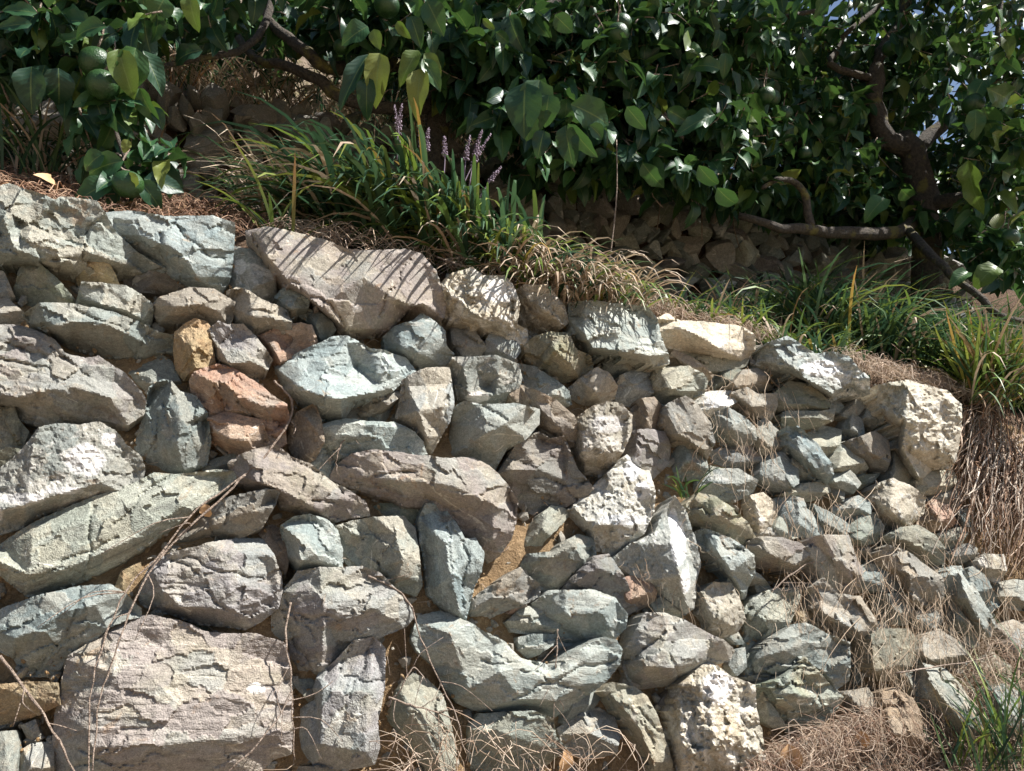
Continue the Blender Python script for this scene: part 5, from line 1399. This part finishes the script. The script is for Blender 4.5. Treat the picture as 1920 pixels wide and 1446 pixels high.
clump("lilyturf clump below the forked trunk at the right", "lilyturf", foot(1680, 2.22), 340, 0.50, 0.18, LG * .4, (9, .5, .6, .1), 0.0125, (40, 88), (-80, 5), group=GL)
clump("lilyturf clump at the right behind the thin bent branch", "lilyturf", foot(1780, 2.2), 330, 0.48, 0.18, LG * .4, (9, .3, .5, .1), 0.0125, (40, 88), (-80, 5), group=GL)
clump("lilyturf clump hanging down at the right edge above the yellow tuft", "lilyturf", foot(1900, 2.1), 330, 0.52, 0.18, LG * .5, (9, .6, .4, .1), 0.0125, (40, 85), (-88, -15), group=GL)
clump("lilyturf clump in shade beside the mossy trunk", "lilyturf", foot(1800, 2.6), 260, 0.55, 0.22, LG * .3, (9, .3, .4, .1), 0.0125, (45, 88), (-70, 15), group=GL)
clump("lilyturf clump in shade far back at the right edge", "lilyturf", foot(1930, 2.7), 260, 0.6, 0.25, LG * .3, (9, .3, .4, .1), 0.0125, (45, 88), (-70, 15), group=GL)
clump("lilyturf clump in shade right of the mossy trunk", "lilyturf", foot(1860, 2.38), 260, 0.55, 0.22, LG * .3, (9, .3, .4, .1), 0.0125, (45, 88), (-70, 15), group=GL)
clump("lilyturf clump beyond the yellow tuft at the right edge", "lilyturf", foot(1985, 2.3), 260, 0.55, 0.22, LG * .3, (9, .3, .4, .1), 0.0125, (45, 88), (-70, 15), group=GL)
clump("lilyturf clump in deep shade under the low limb", "lilyturf", foot(1520, 2.6), 230, 0.5, 0.2, LG * .4, (9, .4, .6, .1), 0.012, (50, 90), (-70, 15), group=GL)
clump("lilyturf clump in deep shade left of the mossy trunk", "lilyturf", foot(1640, 2.65), 250, 0.58, 0.22, LG * .4, (9, .4, .5, .1), 0.0125, (50, 90), (-65, 20), group=GL)
clump("sparse dark grass at the foot of the shaded wall", "lilyturf", foot(1460, 2.45), 190, 0.34, 0.2, LG * .5, (5, .3, 3, .3), 0.008)
for q, (x, d, lab) in enumerate([(1285, 2.0, "small green grass tuft behind the blue-green top stone"), (1345, 2.0, "small green grass tuft above the cream top stone"), (1420, 1.97, "low green grass tuft between the cream stone and the pale top stone"), (1500, 1.97, "low green grass tuft right above the pale bluish top stone"), (1570, 1.97, "low green grass tuft at the right end of the pale bluish top stone")]):
    clump(lab, "grass", foot(x, d), 60, 0.21, 0.09, LG * .4, (5, 3.5, 1.2, .2), 0.0095, (35, 88), (-60, 25), group="green grass tufts on the wall top")
# yellowing tuft on the wall's right end
P_y = on_wall(np.array(1868.), np.array(735.), 0.03)
clump("yellow-green tuft with orange blade tips on the right end of the wall", "grass", P_y, 340, 0.36, 0.12, LEFT * .3 + FRONT * .3, (1.5, 7, .8, 1.2), 0.0125, e0=(30, 90), e1=(-50, 80), flat=True)
P_y2 = on_wall(np.array(1880.), np.array(760.), 0.06)
clump("yellow-green blades draped over the dry grass curtain at the right edge", "grass", P_y2, 70, 0.40, 0.12, FRONT * 1.5, (2, 5, 2, .8), 0.010, e0=(20, 70), e1=(-89, -65), flat=True)
# fringe over the upper wall
for q in range(13):
    u_ = -1.9 + q * 0.36
    p = W(np.array(u_), np.array(D2 + 0.13), 0); p[2] = float(z_top2(u_)) + 0.03
    clump("grass fringe drooping over the top of the shaded upper wall", "grass", p, 120, 0.42, 0.13, FRONT * 1.3 + LEFT * .3, (2.5, 0, 5, .6), 0.0065, e0=(20, 70), e1=(-88, -50), flat=True, group="grass fringe of the upper wall")

# ------------------------------------------------------------------ straw, rootlets and litter
_SF = {}
def strand(bag, pts, w, col, n=None):
    P_ = smooth_path(pts, n or max(4, len(pts) * 2)); m = len(P_)
    t = np.empty_like(P_); t[1:-1] = P_[2:] - P_[:-2]; t[0] = P_[1] - P_[0]; t[-1] = P_[-1] - P_[-2]
    t /= np.sqrt((t * t).sum(1))[:, None] + 1e-9
    s1 = np.stack([t[:, 1] * NN[2] - t[:, 2] * NN[1], t[:, 2] * NN[0] - t[:, 0] * NN[2], t[:, 0] * NN[1] - t[:, 1] * NN[0]], 1)
    s1 /= np.sqrt((s1 * s1).sum(1))[:, None] + 1e-9
    s2 = np.stack([t[:, 1] * s1[:, 2] - t[:, 2] * s1[:, 1], t[:, 2] * s1[:, 0] - t[:, 0] * s1[:, 2], t[:, 0] * s1[:, 1] - t[:, 1] * s1[:, 0]], 1)
    ww = (w * (1 - 0.6 * np.arange(m) / m) / 2)[:, None]
    V = np.stack([P_ + s1 * ww, P_ - s1 * ww * .5 + s2 * ww * .87, P_ - s1 * ww * .5 - s2 * ww * .87], 1).reshape(-1, 3)
    if m not in _SF:
        _SF[m] = [[3 * k + j, 3 * k + (j + 1) % 3, 3 * k + 3 + (j + 1) % 3, 3 * k + 3 + j] for k in range(m - 1) for j in range(3)]
    bag.add(V, _SF[m], np.asarray(col))
# dry leaves hanging from the yellow tuft
def hang(label, x0, x1, y0, y1, Lpx, n, out, cols, w, name, cat):
    bag = Bag()
    for _ in range(n):
        x = rng.uniform(x0, x1); y = np.interp(x, [x0, x1], [y0, y1]) + rng.normal(0, 35)
        if fbm(np.array([[x / 26, y / 90, 1.5]]), 6, 2)[0] < -0.18: continue
        l_ = Lpx * rng.uniform(.2, 1.15); h0 = rng.uniform(*out)
        k = 7; ss = np.linspace(0, 1, k)
        xs_ = x + np.cumsum(rng.normal(0, 9, k)) - ss * rng.normal(12, 32)
        ys_ = y + ss * l_ + rng.normal(0, 6, k)
        hs_ = h0 * np.sin(np.linspace(.3, rng.uniform(1.6, 2.8), k)) + np.abs(rng.normal(0, .018, k))
        strand(bag, on_wall(xs_, ys_, hs_), w * (rng.uniform(.4, 1.1) if rng.random() < .7 else rng.uniform(1.2, 2.0)), pick(cols) * rng.uniform(.6, 1.15), 12)
    o = bag.build(name, M_STRAW, None)
    tag(o, label, cat, kind="stuff")
    return o
hang("thick curtain of dry brown grass hanging at the right end of the wall", 1822, 1990, 800, 850, 210, 520, (0.0, 0.10), [(0.44, 0.31, 0.22), (0.56, 0.43, 0.33), (0.36, 0.21, 0.13), (0.26, 0.15, 0.09), (0.62, 0.52, 0.42)], 0.0046, "dry_grass_curtain", "dry grass")
def roots(label, area, n, Lpx, seed, w=0.0016):
    bag = Bag()
    for _ in range(n):
        x = rng.uniform(area[0], area[1]); y = rng.uniform(area[2], area[3])
        k = int(rng.integers(6, 11)); l_ = Lpx * rng.uniform(.3, 1.1)
        th = rng.normal(0.15, .35)
        xs_ = x + math.sin(th) * np.linspace(0, l_, k) + np.cumsum(rng.normal(0, 5.5, k)); ys_ = y + math.cos(th) * np.linspace(0, l_, k) + np.cumsum(rng.normal(0, 3, k))
        hs_ = 0.05 + np.abs(np.cumsum(rng.normal(0, .010, k))) + 0.02 * math.sin(_)
        strand(bag, on_wall(xs_, ys_, np.clip(hs_, 0.02, .12)), w * rng.uniform(.6, 1.3), pick([(0.48, 0.37, 0.26), (0.58, 0.47, 0.35), (0.38, 0.27, 0.18)]))
    tag(bag.build("dry_rootlets", M_STRAW, None), label, "roots", kind="stuff")
roots("thin dry rootlets curling down below the pale bluish top stone", (1325, 1480, 690, 830), 60, 130, 1)
roots("thin dry rootlets around the white blaze stone in the middle right", (1180, 1420, 930, 1120), 40, 110, 2)
roots("dense dry rootlets hanging over the right half of the wall", (1470, 1780, 900, 1200), 320, 180, 3)
roots("dry stems trailing over the lowest stones at the right", (1640, 1900, 1050, 1290), 240, 180, 4)

def straw_on(label, n, sampler, L, w, cols, name="straw_litter", lift=0.02, cat="straw"):
    bag = Bag()
    for _ in range(n):
        p, nrm = sampler()
        th = rng.uniform(0, 6.283); l_ = L * rng.uniform(.4, 1.2)
        a1 = cross3(nrm, [0.3, 0.9, 0.1]); a1 /= np.linalg.norm(a1); a2 = cross3(nrm, a1)
        dr = a1 * math.cos(th) + a2 * math.sin(th); sd = cross3(nrm, dr)
        p = p + nrm * lift * rng.random()
        bend = rng.normal(0, .25) * l_
        pts = [p - dr * l_ / 2 + nrm * rng.uniform(-.2, .3) * lift, p + sd * bend + nrm * lift * rng.uniform(.3, 1.2), p + dr * l_ / 2 + nrm * rng.uniform(-.3, .3) * lift]
        strand(bag, pts, w * rng.uniform(.6, 1.3), pick(cols), 6)
    tag(bag.build(name, M_STRAW, None), label, cat, kind="stuff")
PINK = [(0.48, 0.36, 0.26), (0.58, 0.47, 0.36), (0.36, 0.25, 0.175), (0.45, 0.35, 0.275)]
def on_terrace(x0, x1, d0, d1):
    def f():
        d_ = rng.uniform(d0, d1); x = rng.uniform(x0, x1); u_ = _u_of(x, d_)
        zt = float(z_top(u_)); d_ = max(d_, float(wall_d(zt)) + 0.0)
        p = W(np.array(u_), np.array(d_), 0); p[2] = float(terrace_z(u_, d_)) + 0.005
        return p, np.array([0.05, -0.3, .95])
    return f
straw_on("pinkish dry straw lying behind the blue-green and cream top stones", 900, on_terrace(1080, 1450, 1.80, 2.1), 0.10, 0.0028, PINK, lift=0.04)
straw_on("dry straw and stems on the soil beside the pale bluish top stone", 700, on_terrace(1580, 1850, 1.78, 2.05), 0.12, 0.0028, PINK, lift=0.045)
straw_on("brown litter of straw and bits on the soil at the left", 1200, on_terrace(-100, 520, 1.9, 2.6), 0.07, 0.003, [(0.30, 0.17, 0.10), (0.24, 0.13, 0.08), (0.40, 0.26, 0.17), (0.17, 0.10, 0.07)], lift=0.025)
straw_on("dry straw under the lilyturf clumps", 900, on_terrace(520, 1080, 1.9, 2.4), 0.12, 0.003, PINK + [(0.2, .13, .09)], lift=0.04)
def on_ground():
    x = rng.uniform(1380, 2050); y = rng.uniform(1200, 1500)
    yb = np.interp(x, [1380, 1500, 1640, 1760, 1850, 1960, 2050], [1460, 1400, 1350, 1340, 1220, 1160, 1130])
    if y < yb: y = yb + rng.uniform(0, 60)
    p = on_wall(np.array(x), np.array(float(y)), rng.uniform(0.0, 0.06))
    return p, NN * .6 + UP * .6
straw_on("tangle of dry straw over the ground at the lower right", 3000, on_ground, 0.13, 0.0019, PINK + [(0.26, 0.16, 0.11)], lift=0.05)
def on_foot():
    u_ = rng.uniform(0.6, 5.2); d_ = rng.uniform(0.4, 1.75)
    p = W(np.array(u_), np.array(d_), 0); p[2] = float(ground_z(u_, d_)) + 0.01
    return p, UP
straw_on("loose dry straw covering the ground at the foot of the wall", 5200, on_foot, 0.15, 0.0032, PINK + [(0.26, 0.17, 0.12)], lift=0.04)
def on_ledge():
    x = rng.uniform(300, 1700); y = rng.uniform(650, 1440)
    return on_wall(np.array(x), np.array(y), -0.02), NN * .7 + UP * .7
straw_on("straw bits and fibres caught in the joints of the wall", 700, on_ledge, 0.06, 0.002, PINK, lift=0.02)
def on_low():
    x = rng.uniform(720, 1200); y = rng.uniform(1400, 1490)
    return on_wall(np.array(x), np.array(y), rng.uniform(0.02, 0.10)), NN * .6 + UP * .6
straw_on("dry stems heaped at the lower edge under the blue-grey stone", 110, on_low, 0.13, 0.0022, PINK, lift=0.05)

# ------------------------------------------------------------------ single twigs lying on the wall
def twig_thing(label, pts, r0, r1, cat="twig", mat=None):
    P_ = np.array([on_wall(np.array(float(x)), np.array(float(y)), h) for x, y, h in pts])
    S_ = smooth_path(P_, max(8, len(pts) * 4)); S_[1:-1] += rng.normal(size=(len(S_) - 2, 3)) * 0.0012
    v, f = tube(S_, np.linspace(r0 * .68, r1 * .42, len(S_)) * (1 + .25 * (np.arange(len(S_)) % 5 == 0)), 6, .08, len(pts))
    bag = Bag(); bag.add(v, f)
    for q in range(int(rng.integers(2, 6))):
        k = int(rng.integers(2, len(S_) - 2)); t_ = S_[k + 1] - S_[k]; t_ /= nrm3(t_)
        e_ = t_ * rng.uniform(.4, 1) + cross3(t_, NN) * rng.choice([-1, 1]) * rng.uniform(.4, 1) + NN * rng.uniform(-.2, .5)
        L_ = rng.uniform(.03, .11)
        v2, f2 = tube(smooth_path([S_[k], S_[k] + e_ * L_ * .5 + rng.normal(size=3) * .006, S_[k] + e_ * L_ + t_ * L_ * .4 + rng.normal(size=3) * .008], 7), np.linspace(r0 * .36, r0 * .15, 7), 5, .1, q)
        bag.add(v2, f2)
    o = bag.build("dead_twig", mat or M_TWIG); tag(o, label, cat, "dead twigs lying on the wall")
twig_thing("long bent dead twig running from the rust-red stone down to the lower left corner", [(515,715,.05),(545,745,.075),(545,785,.08),(505,845,.085),(440,905,.085),(365,960,.09),(290,1050,.10),(235,1110,.11),(200,1190,.12),(170,1300,.13),(165,1475,.13)], .0042, .0028)
twig_thing("second dead twig beside the long one ending at the bottom edge", [(460,890,.09),(400,950,.095),(320,1020,.10),(260,1110,.11),(215,1230,.12),(185,1320,.125),(172,1475,.12)], .0040, .0026)
twig_thing("dead twig leaning across the lower left corner", [(0,1230,.10),(60,1310,.12),(110,1390,.13),(150,1475,.13)], .004, .003)
twig_thing("pale dead stem crossing from the purple-brown stone over the blue-grey stone", [(690,1080,.09),(760,1120,.09),(790,1200,.10),(830,1290,.11),(855,1340,.11),(868,1400,.11)], .0036, .0026)
twig_thing("short pale twig across the triangular stone at the lower middle", [(728,1308,.11),(770,1322,.12),(820,1335,.12),(858,1352,.11)], .0036, .0026)
twig_thing("bent pale twig standing over the triangular stone at the lower middle", [(728,1325,.10),(755,1285,.12),(778,1252,.12),(800,1280,.12)], .003, .002)
twig_thing("dry grey stem curled over the flat green stone", [(672,785,.05),(660,800,.06),(640,835,.06),(630,870,.055),(636,894,.05)], .0034, .0022)
twig_thing("yellow straw hanging over the blue-grey stone", [(1046,1180,.08),(1044,1220,.085),(1040,1290,.085),(1037,1365,.08)], .0028, .002)
twig_thing("pale bent twig at the right over the grey stones", [(1447,1110,.08),(1480,1080,.09),(1520,1055,.09),(1545,1045,.08)], .0036, .0022)
twig_thing("white twig lying on the straw at the lower right", [(1680,1262,.10),(1760,1250,.11),(1830,1238,.11),(1860,1230,.10)], .004, .003)
twig_thing("thin twig beside the big pinkish stone at the lower left", [(545,1130,.07),(535,1190,.08),(545,1260,.085),(548,1330,.085),(553,1425,.08)], .0036, .0024)
twig_thing("thin branched twig across the corner of the big pinkish stone", [(420,1455,.10),(470,1410,.11),(520,1350,.11),(547,1300,.10)], .0034, .0022)
twig_thing("brown twig lying behind the large brown top stone", [(820,482,.03),(850,492,.05),(880,505,.05)], .0045, .0035)

def stem(label, x0, y0, x1, y1, d, r_):
    a_ = at_d(np.array(float(x0)), np.array(float(y0)), d); b_ = at_d(np.array(float(x1)), np.array(float(y1)), d)
    v, f = tube(smooth_path([a_, a_ * .5 + b_ * .5 + rng.normal(size=3) * .012, b_], 8), np.linspace(r_, r_ * .7, 8), 6)
    tag(mesh_obj("dry_stem", v, f, M_TWIG), label, "stem", "dry stems before the upper wall")
stem("tall pale dry stem standing before the shaded upper wall", 1143, 490, 1156, 262, 2.2, .0028)
for q, (x0, y0, x1, y1) in enumerate([(1240,330,1232,430),(1310,345,1316,450),(1345,350,1340,420),(1385,360,1388,470),(1275,340,1262,420)]):
    stem("dry root hanging down over the face of the shaded upper wall", x0, y0, x1, y1, D2 - .12, .0045)
# ------------------------------------------------------------------ fallen leaves
def fallen_material():
    b = NB("fallen_leaf")
    tc = b.node("ShaderNodeTexCoord")
    n = b.noise(tc.outputs["Object"], 9, 4, 0.6)
    b.link(b.mix(n, (0.42, 0.22, 0.09), (0.62, 0.42, 0.24)), b.b.inputs["Base Color"]); b.b.inputs["Roughness"].default_value = 0.7
    return b.m
M_FALL = fallen_material()
def fallen(label, p, L, dr, nm, shape):
    v, f, u_ = LEAVES[shape]
    A, b_ = leaf_frame(p, dr, nm, L, 1.3)
    o = mesh_obj("fallen_leaf", v @ A.T + b_, f, M_FALL); tag(o, label, "dry leaf", "fallen leaves")
for lab, x, y, h, L, sh in [("curled orange-brown leaf at the bottom edge under the blue-grey stone", 1058, 1405, .10, .07, 4), ("curled brown leaf on the straw beside the white quartz stone at the bottom", 1478, 1395, .10, .09, 4), ("small russet leaf pieces on the long olive slab", 385, 945, .075, .04, 5), ("dry leaf on the straw above the lower right stone", 1615, 1370, .10, .05, 1), ("pale dry leaf among the grass at the lower right", 1850, 1370, .10, .05, 3)]:
    fallen(lab, on_wall(np.array(float(x)), np.array(float(y)), h), L, np.array([rng.normal() * .5, -.2, -1.0]), NN + rng.normal(size=3) * .3, sh)
for q in range(26):
    d_ = rng.uniform(1.95, 2.4); x = rng.uniform(-40, 500); u_ = _u_of(x, d_); p = W(np.array(u_), np.array(d_), 0); p[2] = float(terrace_z(u_, d_)) + .02
    fallen("dry brown leaf lying in the litter on the soil at the left", p, rng.uniform(.05, .085), rng.normal(size=3) * np.array([1, 1, .2]), np.array([0, -.4, 1]) + rng.normal(size=3) * .3, int(rng.integers(6)))

# ------------------------------------------------------------------ green grass at the foot of the wall and in a joint
pg = on_wall(np.array(1290.), np.array(935.), 0.03)
clump("green grass tuft growing from a joint in the middle of the wall", "grass", pg, 20, 0.13, 0.02, FRONT * .5, (6, 2, .8, 0), 0.0065, e0=(30, 88), e1=(-50, 50), flat=True)
for (x, y, n, L, lab) in [(1900, 1440, 60, 0.34, "tall green grass at the lower right corner"), (1835, 1450, 30, 0.26, "green grass tuft left of the lower right corner"), (1960, 1400, 34, 0.36, "green grass at the right edge near the bottom")]:
    pg = on_wall(np.array(float(x)), np.array(float(y)), 0.14)
    clump(lab, "grass", pg, n, L, 0.07, LEFT * .35, (6, 3, 1.6, 0), 0.0075, e0=(45, 90), e1=(0, 75), flat=True, group="green grass at the foot of the wall")
